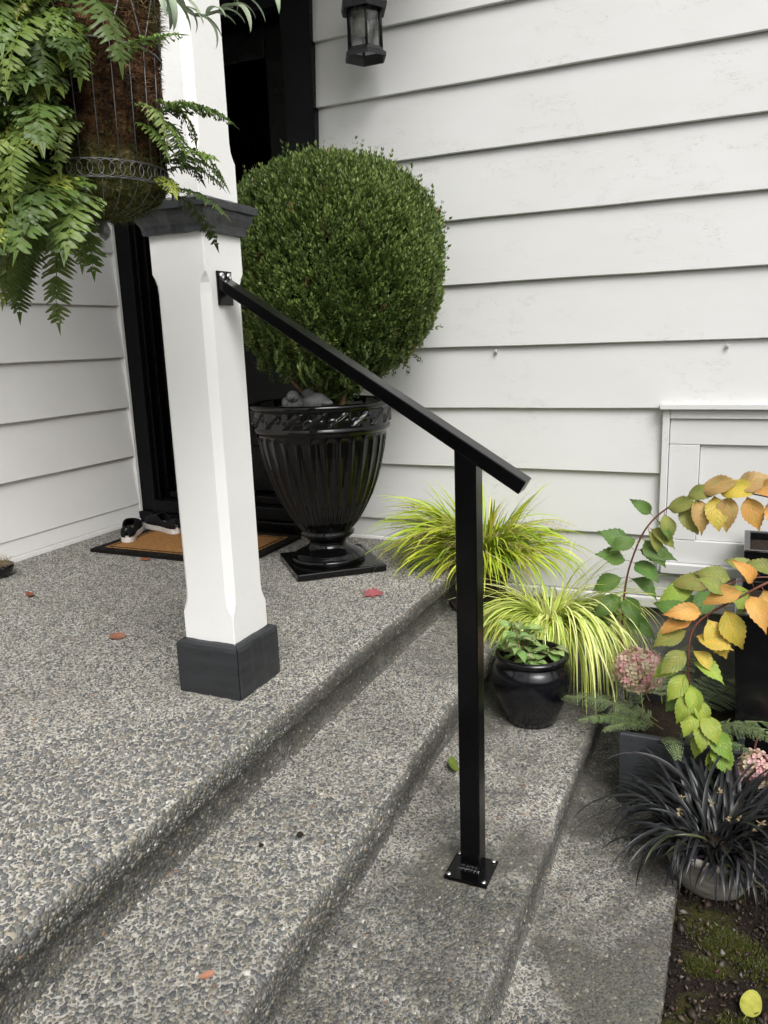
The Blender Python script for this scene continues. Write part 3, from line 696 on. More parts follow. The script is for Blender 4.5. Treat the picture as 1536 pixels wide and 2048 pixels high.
# ------------------------------------------------------------------ stone birds resting in the urn
def bird(loc, rz, s, label):
    bm = bmesh.new()
    for (c, sc) in (((0, 0, .030), (.042, .034, .030)), ((.030, 0, .052), (.022, .020, .020)), ((-.040, 0, .030), (.026, .016, .010)), ((0, .026, .030), (.034, .012, .020)), ((0, -.026, .030), (.034, .012, .020))):
        bmesh.ops.create_icosphere(bm, subdivisions=3, radius=1.0, matrix=Matrix.Translation(c) @ Matrix.Diagonal((*sc, 1)))
    bmesh.ops.create_cone(bm, cap_ends=True, segments=10, radius1=.008, radius2=.001, depth=.020, matrix=Matrix.Translation((.056, 0, .050)) @ Matrix.Rotation(R(90), 4, 'Y'))
    V = [tuple(Matrix.Translation(loc) @ Matrix.Rotation(rz, 4, 'Z') @ (v.co*s)) for v in bm.verts]; bm.verts.index_update()
    F = [[v.index for v in f.verts] for f in bm.faces]; bm.free()
    o = empty('stone_bird', loc, label, 'figurine', 'stone birds in the urn')
    build('body', V, F, 'stone', o, True)
    e_ = MB()
    for sg in (-1, 1):
        q = Matrix.Translation(loc) @ Matrix.Rotation(rz, 4, 'Z') @ Vector((.044*s, .011*sg*s, .057*s)); e_.add(*lathe([(.0005, -.003), (.003, 0), (.0005, .003)], 8, q))
    e_.build('eyes', 'soil', o)
bird((1.345, -0.630, 0.646), R(-62), 1.2, 'small grey stone bird facing outward on the urn rim')
bird((1.432, -0.615, 0.646), R(165), 1.25, 'small grey stone bird turned away beside the trunk')

# ------------------------------------------------------------------ doormat and shoes
mat_ = empty('doormat', (0.615, -0.345, 0.0), 'brown coir doormat with a black striped border before the door', 'doormat')
MX0, MX1, MY0, MY1 = 0.205, 1.030, -0.600, -0.105
def frame_strip(x0, x1, y0, y1, wd_, z0, z1):
    b = MB(); b.add(*box(x0, x1, y0, y0+wd_, z0, z1)); b.add(*box(x0, x1, y1-wd_, y1, z0, z1))
    b.add(*box(x0, x0+wd_, y0+wd_, y1-wd_, z0, z1)); b.add(*box(x1-wd_, x1, y0+wd_, y1-wd_, z0, z1)); return b
frame_strip(MX0, MX1, MY0, MY1, 0.045, 0.002, 0.017).build('border', 'mat_black', mat_)
frame_strip(MX0+.0455, MX1-.0455, MY0+.0455, MY1-.0455, 0.010, 0.002, 0.018).build('stripe', 'coir', mat_)
frame_strip(MX0+.056, MX1-.056, MY0+.056, MY1-.056, 0.012, 0.002, 0.0175).build('stripe', 'mat_black', mat_)
build('centre', *box(MX0+.0685, MX1-.0685, MY0+.0685, MY1-.0685, 0.002, 0.0185), 'coir', mat_)
# pile: short stiff fibres standing on the mat
def pile(n):
    x = rng.uniform(MX0, MX1, n); y = rng.uniform(MY0, MY1, n); e_ = np.minimum(np.minimum(x-MX0, MX1-x), np.minimum(y-MY0, MY1-y))
    blk = (e_ < .046) | ((e_ > .056) & (e_ < .068))
    b = np.stack([x, y, np.full(n, .0165)], 1); t = b+np.stack([rng.normal(0, .003, n), rng.normal(0, .003, n), rng.uniform(.003, .006, n)], 1); w_ = rng.normal(0, 1, (n, 3)); w_[:, 2] = 0; w_ *= .0009
    V = np.stack([b-w_, b+w_, t], 1).reshape(-1, 3); col_ = np.where(blk[:, None], np.array([[.014, .012, .010]]), np.array([[.36, .185, .065]]))*rng.uniform(.6, 1.35, (n, 1))
    tag(build_np('pile', V, np.arange(3*n).reshape(-1, 3), 'fallen', mat_, False, np.repeat(col_, 3, 0)), kind='stuff')
pile(14000)
def shoe(loc, rz, mirror, label):
    """slip-on, heel at the origin, toe along +x, 0.27 m long"""
    root = empty('slip_on_shoe', loc, label, 'shoe', 'pair of shoes on the doormat')
    M = Matrix.Translation(loc) @ Matrix.Rotation(rz, 4, 'Z')
    hw = lambda t, s: np.interp(t, [0, .03, .12, .3, .45, .65, .8, .93, 1], [.008, .022, .031, .031, .032, .043, .045, .030, .006])+0.004*s*mirror*math.sin(t*math.pi)
    ts = [0, .015, .04, .08, .14, .22, .3, .38, .46, .54, .62, .7, .78, .86, .92, .96, .985, 1]; Lh = 0.285
    # sole
    V = []; F = []; k = len(ts)
    for z, gw in ((0.0, .0), (.003, .002), (.026, .002), (.029, -.001)):
        for t in ts: V.append((t*Lh, (hw(t, 1)+gw), z+(.006*max(0, t-.85)/.15 if z == 0 else 0)))
        for t in reversed(ts): V.append((t*Lh, -(hw(t, -1)+gw), z+(.006*max(0, t-.85)/.15 if z == 0 else 0)))
    n = 2*k
    for i in range(3):
        for j in range(n): F.append((i*n+j, (i+1)*n+j, (i+1)*n+(j+1) % n, i*n+(j+1) % n))
    F.append(tuple(range(n))); F.append(tuple(3*n+j for j in reversed(range(n))))
    build('sole', *xf((V, F), M), 'shoe_sole', root)
    # upper: arched sections; over the opening the arch stops at the collar
    V = []; F = []; na = 14
    for t in ts:
        H = np.interp(t, [0, .05, .2, .35, .5, .6, .75, .9, 1], [.046, .052, .040, .040, .058, .054, .042, .030, .006])
        open_ = np.interp(t, [0, .04, .1, .4, .5, .56, 1], [0.0, .15, 1, 1, .55, 0, 0])
        for j in range(na+1):
            a = -90+180*j/na; lim = 90-(52*open_); aa = a if abs(a) < 0.5 else a
            aa = a*(1.0)
            sgn = 1 if a >= 0 else -1
            # parameter from the welt (|a|=90) up to the crown (a=0), cut at the collar
            q = (90-abs(a))/90; q = q*(1-open_*0.42)
            y = hw(t, sgn)*math.cos(q*math.pi/2)**0.55*sgn if abs(a) > 0.5 else 0.0
            if abs(a) <= 0.5 and open_ > 0.02: y = hw(t, 1)*0.0
            V.append((t*Lh+(-.004 if t < .05 else 0), y, .027+H*math.sin(q*math.pi/2)**0.8))
    w_ = na+1
    for i in range(len(ts)-1):
        op = np.interp((ts[i]+ts[i+1])/2, [0, .04, .1, .4, .5, .56, 1], [0.0, .15, 1, 1, .55, 0, 0])
        for j in range(na):
            if op > 0.3 and j in (na//2-1, na//2): continue       # foot opening
            F.append((i*w_+j, i*w_+j+1, (i+1)*w_+j+1, (i+1)*w_+j))
    o = build('upper', *xf((V, F), M), 'shoe_fabric', root, True)
    md = o.modifiers.new('thick', 'SOLIDIFY'); md.thickness = 0.004; md.offset = 0
    V, F = tube([(0.02*1+0.13*i/5, 0, .030) for i in range(6)], .024, 10); V = [(x, y, .030+(z-.030)*.15) for x, y, z in V]
    build('insole', *xf((V, F), M), 'shoe_fabric', root)
shoe((0.305, -0.465, 0.019), R(124), 1, 'black slip on shoe with white sole pointing at the door')
shoe((0.425, -0.255, 0.019), R(158), -1, 'black slip on shoe with white sole turned towards the white wall')

# ------------------------------------------------------------------ small dark bowl of dry twigs by the porch wall
bw = empty('twig_bowl', (0.115, -1.03, 0.001), 'small dark bowl of dry twigs and straw against the porch wall', 'bowl')
build('bowl', *lathe([(.035, .001), (.055, .012), (.068, .035), (.070, .050), (.066, .052), (.060, .045), (.001, .040)], 32, (0.115, -1.03, 0.001)), 'pot_glaze', bw, True)
tw = MB()
for i in range(420):
    a = random.uniform(0, 6.28); r = .062*math.sqrt(random.random()); b = Vector((0.115+r*math.cos(a), -1.03+r*math.sin(a), .045+.02*random.random()))
    dd = Vector((random.gauss(0, 1), random.gauss(0, 1), random.gauss(.35, .5))).normalized()*random.uniform(.02, .05); s_, u_ = frame(dd)
    c_ = b+dd*.5+s_*random.gauss(0, .008); q = b+dd; w_ = s_*.0008
    tw.add([b-w_, b+w_, c_+w_, c_-w_, q], [(0, 1, 2, 3), (3, 2, 4)])
tag(tw.build('twigs', 'straw', bw), kind='stuff')

# unseen foliage rows, added to darken black-glaze reflections and low light
def added_hedge(x0, x1, y0, y1, h, label):
    o = empty('added_hedge', ((x0+x1)/2, (y0+y1)/2, -.62), label, 'added_hedge'); n = 26000
    u = rng.uniform(0, 1, (n, 3)); P = np.stack([x0+(x1-x0)*u[:, 0], y0+(y1-y0)*u[:, 1], -.6+(h+.6)*u[:, 2]**.9], 1)
    nn = rng.normal(0, 1, (n, 3)); a = np.cross(nn, rng.normal(0, 1, (n, 3))); a /= np.linalg.norm(a, axis=1)[:, None]; b = np.cross(nn, a); b /= np.linalg.norm(b, axis=1)[:, None]
    s = rng.uniform(.05, .11, (n, 1)); V = np.stack([P-a*s, P+b*s*.5, P+a*s, P-b*s*.5], 1).reshape(-1, 3)
    tag(build_np('foliage', V, np.arange(4*n).reshape(-1, 4), 'leaf', o, False, np.repeat(np.array([[.045, .075, .022]])*rng.uniform(.5, 1.6, (n, 1)), 4, 0)), kind='stuff')
    build('branches', *box(x0+.25, x1-.25, y0+.25, y1-.25, -.61, h-.3, .1), 'bark', o)
added_hedge(-4.0, 11.5, -10.4, -9.2, 1.9, 'unseen tall foliage row added opposite the steps to darken reflections')
added_hedge(10.2, 11.4, -9.0, 3.0, 1.5, 'unseen lower foliage row added at the side to darken reflections')

# ================================================================== PLANTS
def blade_verts(base, az, L, w, el0, droop, n=9, fold=0.25, twist=0.0, curl=1.35, side=0.0):
    """arching strap leaf: 3 verts across, n+1 along. az = azimuth, el0 = start elevation, droop = total bend (rad)"""
    p = Vector(base); V = []; F = []
    for i in range(n+1):
        s = i/n; el = max(el0-droop*s**curl, -1.45); a = az+side*s
        t = Vector((math.cos(a)*math.cos(el), math.sin(a)*math.cos(el), math.sin(el)))
        sd_ = Vector((-math.sin(a), math.cos(a), 0)); sd_ = Matrix.Rotation(twist*s, 3, t) @ sd_; up = sd_.cross(t)*-1
        ww = w*min(1.0, 0.45+s*3.0)*(max(0.0, 1-s**2.6))**0.9+0.0002
        V += [tuple(p-sd_*ww*.5+up*ww*fold), tuple(p), tuple(p+sd_*ww*.5+up*ww*fold)]
        p = p+t*(L/n)
    for i in range(n):
        for j in (0, 1): F.append((i*3+j, i*3+j+1, (i+1)*3+j+1, (i+1)*3+j))
    return V, F
def grass_plant(root, gen, n_obj, n_stuff, mt, part='blade'):
    st = MB()
    for i in range(n_obj+n_stuff):
        V, F, T, colr = gen(i)
        if i < n_obj: build(part, V, F, mt, root, True, T, colr)
        else: st.add(V, F, [tuple(a*b for a, b in zip(t, colr)) for t in T])
    if n_stuff: tag(st.build('undergrowth', mt, root, True, (1, 1, 1), True), kind='stuff')
def leaf_mesh(name, L=0.06, W=0.62, arch=0.25, fold=0.18, serr=0.045, nl=18, wav=0.04, tipcurl=0.0, seed=0):
    rr = random.Random(seed); V = []; F = []; T = []; C = []
    prof_ = [(0, .04), (.06, .30), (.16, .66), (.30, .92), (.42, 1.0), (.56, .93), (.70, .72), (.84, .36), (.94, .10), (1, .008)]
    wv_ = rr.uniform(0, 6)
    for i in range(nl+1):
        s = i/nl; hw_ = np.interp(s, [q[0] for q in prof_], [q[1] for q in prof_])*W*L*.5
        z = arch*L*(s-s*s*1.6)-tipcurl*L*s**3
        for k, c in enumerate((-1, -.5, 0, .5, 1)):
            sr = 1+(serr*(1 if i % 2 else -1) if abs(c) == 1 else 0)
            V.append((s*L+(0.03*L*abs(c) if abs(c) == 1 and i % 2 else 0), c*hw_*sr, z+abs(c)*fold*hw_*2+wav*L*math.sin(s*9+c*2+wv_)*abs(c)))
            C.append((s, c, 0)); T.append((1.08, 1.06, 1.0) if c == 0 else ((1, 1, 1) if abs(c) < 1 else (.92, .92, .9)))
    for i in range(nl):
        for k in range(4): F.append((i*5+k, (i+1)*5+k, (i+1)*5+k+1, i*5+k+1))
    me = bpy.data.meshes.new(name); me.from_pydata(V, [], F); set_tint(me, T); me.materials.append(MAT['veined_leaf'])
    at_ = me.attributes.new('leafco', 'FLOAT_VECTOR', 'POINT'); at_.data.foreach_set('vector', np.array(C, np.float32).ravel())
    me.polygons.foreach_set('use_smooth', [True]*len(me.polygons)); return me
LEAF = [leaf_mesh('hydrangea_leaf', 1.0, W=w_, arch=a_, fold=f_, tipcurl=t_, seed=i) for i, (w_, a_, f_, t_) in enumerate([(.62, .20, .10, .10), (.58, .30, .16, .25), (.66, .10, .07, .05), (.55, .25, .22, .18), (.64, .05, .05, .30)])]
def put(name, me, loc, x_dir, up, scale, parent, colr, mt=None):
    """place a mesh whose length runs along +x with its face along +z; loc in world space"""
    x = Vector(x_dir).normalized(); u = Vector(up); z = (u-x*u.dot(x))
    if z.length < 1e-4: z = x.orthogonal()
    z.normalize(); y = z.cross(x)
    o = bpy.data.objects.new(name, me); COL.objects.link(o); o.parent = parent
    M = Matrix((x, y, z)).transposed().to_4x4() @ Matrix.Scale(scale, 4); M.translation = Vector(loc)-world_off(parent)
    o.matrix_local = M; o.color = (*colr, 1); return o
def jit(c, a=.15): f = random.uniform(1-a, 1+a); return tuple(min(1, v*f*random.uniform(1-a*.4, 1+a*.4)) for v in c)

# ------------------------------------------------------------------ golden hakone grass in a pot on the upper tread
hx, hy, hz = 1.965, -0.235, -RISE
pot = empty('plant_pot', (hx, hy, hz), 'dark brown pot with a saucer hidden under the golden grass', 'pot')
build('pot', *lathe([(.075, .012), (.080, .013), (.098, .135), (.104, .137), (.106, .165), (.100, .167), (.094, .150), (.001, .146)], 36, (hx, hy, hz)), 'terracotta', pot, True)
build('saucer', *lathe([(.105, .002), (.130, .004), (.142, .030), (.137, .031), (.124, .010), (.001, .009)], 40, (hx, hy, hz)), 'terracotta', pot, True)
hak = empty('hakone_grass', (hx, hy, hz+.15), 'bright golden green arching grass with wispy seed heads beside the urn', 'grass')
def gen_hak(i):
    az = random.uniform(0, 2*math.pi); 
    if math.sin(az) > 0.2 and random.random() < .75: az = -az            # the wall is behind, leaves lean out
    r = .075*math.sqrt(random.random()); b = (hx+r*math.cos(az), hy+r*math.sin(az)*.9, hz+.155)
    side_ = abs(math.cos(az)); L = random.uniform(.26, .42)*(0.85+.32*side_); el = random.uniform(.75, 1.45); dr = random.uniform(1.3, 2.5)
    if math.cos(az) < -.4: L *= 1.16
    if random.random() < .12: el, dr, L = 1.35, random.uniform(.5, 1.0), random.uniform(.32, .45)
    V, F = blade_verts(b, az, L, random.uniform(.009, .015), el, dr, 9, .18, random.uniform(-.8, .8), 1.25, random.uniform(-.4, .4))
    base = random.choices([(0.52, 0.60, 0.06), (0.40, 0.52, 0.05), (0.66, 0.66, 0.10), (0.26, 0.38, 0.045), (0.42, 0.26, 0.08), (.55, .47, .16)], [.36, .30, .24, .06, .015, .025])[0]
    T = []
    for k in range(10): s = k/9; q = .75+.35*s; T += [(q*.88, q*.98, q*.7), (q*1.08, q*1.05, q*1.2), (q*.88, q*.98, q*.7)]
    return V, F, T, jit(base, .18)
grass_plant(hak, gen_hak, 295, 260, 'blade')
sh = MB()                                                              # wispy seed heads
for i in range(46):
    az = random.choice([random.uniform(2.6, 3.9), random.uniform(-.9, .5), random.uniform(-2.6, -.6)]); L = random.uniform(.30, .46); el = random.uniform(.7, 1.3)
    p = Vector((hx, hy, hz+.16)); n = 14; pts = []
    for k in range(n+1):
        s = k/n; e_ = el-1.5*s**1.5; p = p+Vector((math.cos(az)*math.cos(e_), math.sin(az)*math.cos(e_), math.sin(e_)))*L/n
        p.y = min(p.y, -0.02); pts.append(p.copy())
    sh.add(*tube(pts, .0006, 4), T=None)
    for k in range(8, n+1):
        for q in range(5):
            dd = Vector((random.gauss(0, 1), random.gauss(0, 1), random.gauss(.3, .7))).normalized()*random.uniform(.012, .030); e2 = pts[k]+dd; e2.y = min(e2.y, -.015)
            sx = frame(dd)[0]*.0005; sh.add([pts[k]-sx, pts[k]+sx, e2+sx*1.5, e2-sx*1.5], [(0, 1, 2, 3)])
            w2 = frame(dd)[0]*.0014; sh.add([e2-w2, e2+dd*.15, e2+w2, e2-dd*.15], [(0, 1, 2, 3)])
tag(sh.build('seed_heads', 'blade', hak, False, (0.45, 0.34, 0.16), True), kind='stuff')

# ------------------------------------------------------------------ black glazed pot with sage-like leaves
bx_, by_, bz_ = 2.292, -0.765, -2*RISE
bp = empty('glazed_pot', (bx_, by_, bz_), 'round glossy black pot with a rolled rim on the middle step', 'pot')
build('pot', *lathe([(.078, .002), (.084, .004), (.092, .030), (.112, .075), (.128, .120), (.134, .155), (.131, .185), (.121, .207), (.113, .216), (.113, .221), (.121, .226), (.124, .234), (.120, .243), (.111, .246), (.103, .242), (.098, .228), (.098, .200), (.001, .196)], 64, (bx_, by_, bz_)), 'pot_glaze', bp, True)
build('potting_soil', *lathe([(.097, .200), (.06, .206), (.001, .207)], 24, (bx_, by_, bz_)), 'soil', bp)
sg = empty('leafy_plant', (bx_, by_, bz_+.20), 'pale green soft leaved plant sprouting from the round black pot', 'plant')
for i in range(14):
    a = random.uniform(0, 6.28); r = random.uniform(.02, .075); b = Vector((bx_+r*math.cos(a), by_+r*math.sin(a), bz_+.205)); tall = i < 5
    top = b+Vector((math.cos(a)*random.uniform(.01, .035), math.sin(a)*random.uniform(.01, .035)-.01, random.uniform(.09, .15) if tall else random.uniform(.035, .06)))
    build('stem', *tube(spline([b, b.lerp(top, .5)+Vector((0, 0, .008)), top], 6), .0018, 5), 'stem', sg)
    for k in range(7 if tall else 6):
        aa = random.uniform(0, 6.28); q = b.lerp(top, random.uniform(.35, 1.0)); dd = Vector((math.cos(aa), math.sin(aa), random.uniform(-.35, .5)))
        put('leaf', random.choice(LEAF), q, dd, (0, 0, 1), random.uniform(.046, .076), sg, jit(random.choice([(.26, .38, .13), (.34, .46, .17), (.20, .31, .10), (.30, .33, .16)]), .15))

# ------------------------------------------------------------------ variegated sedge behind it
cx_, cy_, cz_ = 2.285, -0.44, -2*RISE
cp = empty('plant_pot', (cx_, cy_, cz_), 'dark pot almost hidden beneath the striped sedge', 'pot')
build('pot', *lathe([(.075, .002), (.080, .004), (.100, .19), (.108, .192), (.109, .225), (.102, .226), (.095, .205), (.001, .20)], 36, (cx_, cy_, cz_)), 'pot_glaze', cp, True)
car = empty('variegated_sedge', (cx_, cy_, cz_+.20), 'fountain of thin cream and green striped sedge behind the round black pot', 'grass')
def gen_car(i):
    az = random.uniform(-math.pi*1.02, math.pi*.12) if random.random() < .93 else random.uniform(.3, 2.8)
    r = .06*math.sqrt(random.random()); b = (cx_+r*math.cos(az), cy_+r*math.sin(az), cz_+.21)
    long_ = max(0, math.cos(az+.6))
    L = random.uniform(.30, .44)*(1+.40*long_*random.uniform(.3, 1)); el = random.uniform(.75, 1.5); dr = random.uniform(2.6, 3.9)
    if -2.35 < az < -.95: L *= .60
    if random.random() < .10: dr = random.uniform(.9, 1.5)
    V, F = blade_verts(b, az, L, random.uniform(.0055, .0088), el, dr, 13, .12, random.uniform(-.6, .6), .95, random.uniform(-.5, .5))
    T = []
    for k in range(14): T += [(.64, .80, .46), (1.1, 1.08, 1.0), (.64, .80, .46)]
    return V, F, T, jit(random.choice([(.90, .88, .36), (.95, .92, .50), (.80, .83, .28), (.64, .72, .20)]), .12)
grass_plant(car, gen_car, 295, 480, 'blade')

# ------------------------------------------------------------------ planters on the pad
gp = empty('square_planter', (2.77, -0.69, -3*RISE), 'dark grey square planter box on the lowest pad holding ferns', 'planter')
def hollow_planter(x0, x1, y0, y1, z0, z1, taper, th, mt, root, soil_d=.03, bev=.006):
    cx, cy = (x0+x1)/2, (y0+y1)/2; V = []; F = []
    def ring(ix, z, sc): 
        for (x, y) in ((x0+ix, y0+ix), (x1-ix, y0+ix), (x1-ix, y1-ix), (x0+ix, y1-ix)): V.append((cx+(x-cx)*sc, cy+(y-cy)*sc, z))
    ring(0.004, z0, taper); ring(0, z0+.006, taper); ring(0, z1-.004, 1); ring(.003, z1, 1); ring(th-.003, z1, 1); ring(th, z1-.004, 1); ring(th, z1-soil_d-.03, 1)
    for i in range(6):
        for j in range(4): F.append((i*4+j, i*4+(j+1) % 4, (i+1)*4+(j+1) % 4, (i+1)*4+j))
    F.append((3, 2, 1, 0)); F.append((24, 25, 26, 27)); build('box', V, F, mt, root)
    build('potting_soil', *box(x0+th+.001, x1-th-.001, y0+th+.001, y1-th-.001, z1-soil_d-.02, z1-soil_d), 'soil', root)
hollow_planter(2.598, 2.955, -0.868, -0.510, -3*RISE+.003, -0.325, .985, .022, 'planter_grey', gp)
tp = empty('tall_planter', (3.09, -0.66, -.59), 'tall tapered glossy black planter behind the black grass', 'planter')
hollow_planter(2.905, 3.29, -0.745, -0.36, -0.588, 0.062, .80, .025, 'planter_black', tp)
tq = empty('tall_planter', (3.09, -0.22, -.59), 'second tall black planter standing close against the wall hatch', 'planter')
hollow_planter(2.925, 3.26, -0.335, -0.03, -0.588, 0.155, .84, .022, 'planter_black', tq)

# ------------------------------------------------------------------ black mondo grass in an old clay pot
mx_, my_, mz_ = 2.885, -1.130, -0.592
mp = empty('clay_pot', (mx_, my_, mz_), 'weathered grey round clay pot standing on the mossy soil', 'pot')
build('pot', *lathe([(.075, .001), (.090, .012), (.108, .045), (.122, .085), (.128, .118), (.131, .120), (.134, .128), (.134, .142), (.128, .146), (.118, .142), (.115, .115), (.001, .110)], 56, (mx_, my_, mz_), lambda a, z, r: .0015*vnoise(a*5, z*30)), 'old_clay', mp, True)
build('potting_soil', *lathe([(.114, .120), (.06, .126), (.001, .127)], 24, (mx_, my_, mz_)), 'soil', mp)
mo = empty('black_mondo_grass', (mx_, my_, mz_+.12), 'shaggy black strap leaved grass spilling over the weathered clay pot', 'grass')
def gen_mo(i):
    az = random.uniform(0, 6.2832); r = .11*math.sqrt(random.random()); b = (mx_+r*math.cos(az), my_+r*math.sin(az), mz_+.13)
    L = random.uniform(.21, .38)*(1-.50*max(0, math.cos(az+1.57))); el = random.uniform(.55, 1.45); dr = random.uniform(1.5, 2.9)
    V, F = blade_verts(b, az+random.uniform(-.9, .9), L, random.uniform(.0080, .0125), el, dr, 12, .14, random.uniform(-.9, .9), 1.0, random.uniform(-1.0, 1.0))
    g = random.random(); base = (.016, .0165, .018) if g < .96 else (.040, .05, .022)
    T = [(1+.25*(k/12),)*3 for k in range(13) for _ in range(3)]
    return V, F, T, jit(base, .35)
grass_plant(mo, gen_mo, 270, 80, 'dark_blade')
dz_ = MB()
for i in range(9):
    c_ = Vector((mx_+random.uniform(-.12, .13), my_-random.uniform(-.02, .1), mz_+random.uniform(.2, .3)))
    for k in range(7):
        dd = Vector((random.gauss(0, 1), random.gauss(0, 1), random.gauss(0, 1))).normalized()*random.uniform(.004, .010); s_ = frame(dd)[0]*.003; dz_.add([c_, c_+dd+s_, c_+dd*1.6, c_+dd-s_], [(0, 1, 2, 3)])
tag(dz_.build('dried_flowers', 'straw', mo), kind='stuff')

# ------------------------------------------------------------------ soft shield ferns in the grey planter
def fern_frond(L, W, npair, el0, droop, seed, side=0.0):
    """finely divided frond along +x in its own frame: rachis, pinnae, pinnules"""
    rr = random.Random(seed); V = []; F = []; T = []
    pts = []; p = Vector((0, 0, 0)); n = 40
    for i in range(n+1):
        s = i/n; el = el0-droop*s**1.2; a = side*s; t = Vector((math.cos(el)*math.cos(a), math.cos(el)*math.sin(a), math.sin(el))); pts.append((p.copy(), t)); p = p+t*L/n
    tv, tf = tube([q[0] for q in pts], [.0022*(1-.8*i/n) for i in range(n+1)], 5); V += tv; F += tf; T += [(.9, .75, .5)]*len(tv)
    for i in range(npair):
        s = .10+.89*(i+.5)/npair; k = min(int(s*n), n-1); c, t = pts[k]; lat = Vector((-t.y, t.x, 0)).normalized(); up = t.cross(lat)
        pl_ = W*.5*math.sin(math.pi*min(1, .18+.80*s)**.9)**.75*(1-.25*s)+.004
        for sg_ in (-1, 1):
            dd = (lat*sg_+t*(.28+.25*s)+up*rr.uniform(-.22, .05)).normalized(); m_ = max(4, int(pl_/.0048)); nrm = dd.cross(t)*sg_; nrm.normalize()
            for q in range(m_):
                u = (q+.5)/m_; c2 = c+dd*pl_*u-up*pl_*.22*u*u; pw = .0062*(1-.65*u)+.0012
                for s2 in (-1, 1):
                    e2 = (t*s2*1.0+dd*.55).normalized(); wv_ = dd*pl_/m_*.46; b0 = len(V)
                    V += [tuple(c2-wv_), tuple(c2+e2*pw*.6-wv_*.7+nrm*.001*rr.uniform(-1, 1)), tuple(c2+e2*pw), tuple(c2+wv_)]; F.append((b0, b0+1, b0+2, b0+3) if s2*sg_ > 0 else (b0+3, b0+2, b0+1, b0))
                    g = rr.uniform(.85, 1.12); T += [(g, g, g)]*4
    me = bpy.data.meshes.new('shield_fern_frond'); me.from_pydata([tuple(v) for v in V], [], F); set_tint(me, T); me.materials.append(MAT['leaf']); return me
FERN = [fern_frond(.40, .125, 32, .55, .85, 1), fern_frond(.34, .115, 29, .40, .65, 2, .25), fern_frond(.26, .09, 24, .9, 1.4, 3, -.2), fern_frond(.17, .06, 18, .5, .9, 4)]
fe = empty('shield_fern', (2.75, -0.70, -.36), 'feathery grey green fern arching out of the grey planter', 'fern')
fspots = [(0, 2.72, -.790, 3.20, .92), (0, 2.77, -.800, -.20, .90), (1, 2.82, -.76, .12, .95), (1, 2.70, -.74, 2.85, .85), (2, 2.76, -.66, 1.0, 1.1), (2, 2.70, -.60, 1.9, 1.2), (1, 2.80, -.62, .75, 1.2), (0, 2.66, -.60, 2.2, .85), (3, 2.74, -.83, -1.35, 1.1), (3, 2.67, -.79, -2.4, 1.0), (1, 2.76, -.80, -.55, .75), (2, 2.83, -.78, -.45, 1.0), (3, 2.66, -.76, 3.7, 1.1), (0, 2.72, -.56, 1.45, .95), (2, 2.65, -.66, 2.6, .9), (1, 2.69, -.78, 3.45, .75)]
for (k, x, y, az, sc) in fspots:
    put('frond', FERN[k], (x, y, -.330), (math.cos(az), math.sin(az), 0), (0, 0, 1), sc, fe, jit(random.choice([(.19, .255, .115), (.225, .30, .135), (.16, .22, .095)]), .12))

# ------------------------------------------------------------------ hydrangea: two arching branches with turning leaves, fading flower heads
GREEN, OLIVE, LIME, YEL, ORA, TAN = (.10, .17, .04), (.25, .25, .065), (.31, .38, .065), (.58, .42, .075), (.66, .33, .10), (.48, .30, .12)
def branch(root, name, P, r0, r1, leaves, k_=1.36):
    S = spline(P, 48); b = build(name, *tube(S, [r0+(r1-r0)*i/47 for i in range(48)], 7), 'stem', root, True)
    for (s, dx, dy, dz, sc, c) in leaves:
        k = min(47, int(s*47)); q = S[k]; dd = Vector((dx, dy, dz)).normalized(); pe_ = q+dd*.018+Vector((0, 0, .004))
        build('petiole', *tube([q, q.lerp(pe_, .5)+Vector((0, 0, .003)), pe_], .0011, 5), 'stem', b)
        put('leaf', random.choice(LEAF), pe_, dd+Vector((random.gauss(0, .08),)*3), Vector((random.gauss(.1, .25), -0.75+random.gauss(0, .2), .75)), sc*k_, b, jit(c, .12))
    return b
hy1 = empty('hydrangea', (2.60, -.54, -.36), 'leafy hydrangea rooted in the grey planter, its branch arching up the white wall', 'shrub')
P1 = [(2.575, -.55, -.36), (2.555, -.53, -.20), (2.550, -.50, -.06), (2.556, -.49, .05), (2.575, -.49, .14), (2.614, -.50, .245), (2.675, -.50, .318), (2.766, -.50, .373), (2.885, -.50, .387), (2.985, -.50, .375), (3.06, -.50, .34)]
L1 = []
def duo(s, a, b, c, sc): L1.append((s, *a, sc, c)); L1.append((s, *b, sc*random.uniform(.85, 1.1), c))
duo(.20, (-1, -.4, -.1), (.9, -.5, -.2), GREEN, .085); duo(.27, (-.7, -.8, -.5), (.6, -.8, -.4), GREEN, .085); duo(.33, (.9, -.3, -.3), (-.9, -.3, -.35), GREEN, .080)
duo(.385, (.8, -.6, -.2), (-.8, -.4, .2), GREEN, .080); duo(.43, (1, -.3, .1), (-1, -.3, .45), GREEN, .085); duo(.485, (1, -.4, -.5), (-.8, -.5, -.3), GREEN, .080)
duo(.525, (1, -.3, -.6), (.5, -.5, -.9), OLIVE, .070); duo(.57, (-.6, -.3, .6), (.7, -.6, -.7), GREEN, .060); duo(.61, (.6, -.4, .2), (.2, -.5, -1), OLIVE, .072)
duo(.66, (.3, -.5, -1), (.9, -.2, .3), OLIVE, .082); duo(.71, (.2, -.6, -1), (1, -.2, .45), TAN, .086); duo(.76, (.35, -.5, -1), (1, -.3, .1), YEL, .085)
duo(.80, (-.1, -.6, -1), (.9, -.2, .5), TAN, .082); duo(.85, (.3, -.6, -1), (.9, -.4, .2), ORA, .08); duo(.91, (.4, -.5, -1), (1, -.2, 0), ORA, .08); duo(.97, (.4, -.5, -.8), (1, -.2, .1), ORA, .075)
branch(hy1, 'branch', P1, .0042, .0020, L1)
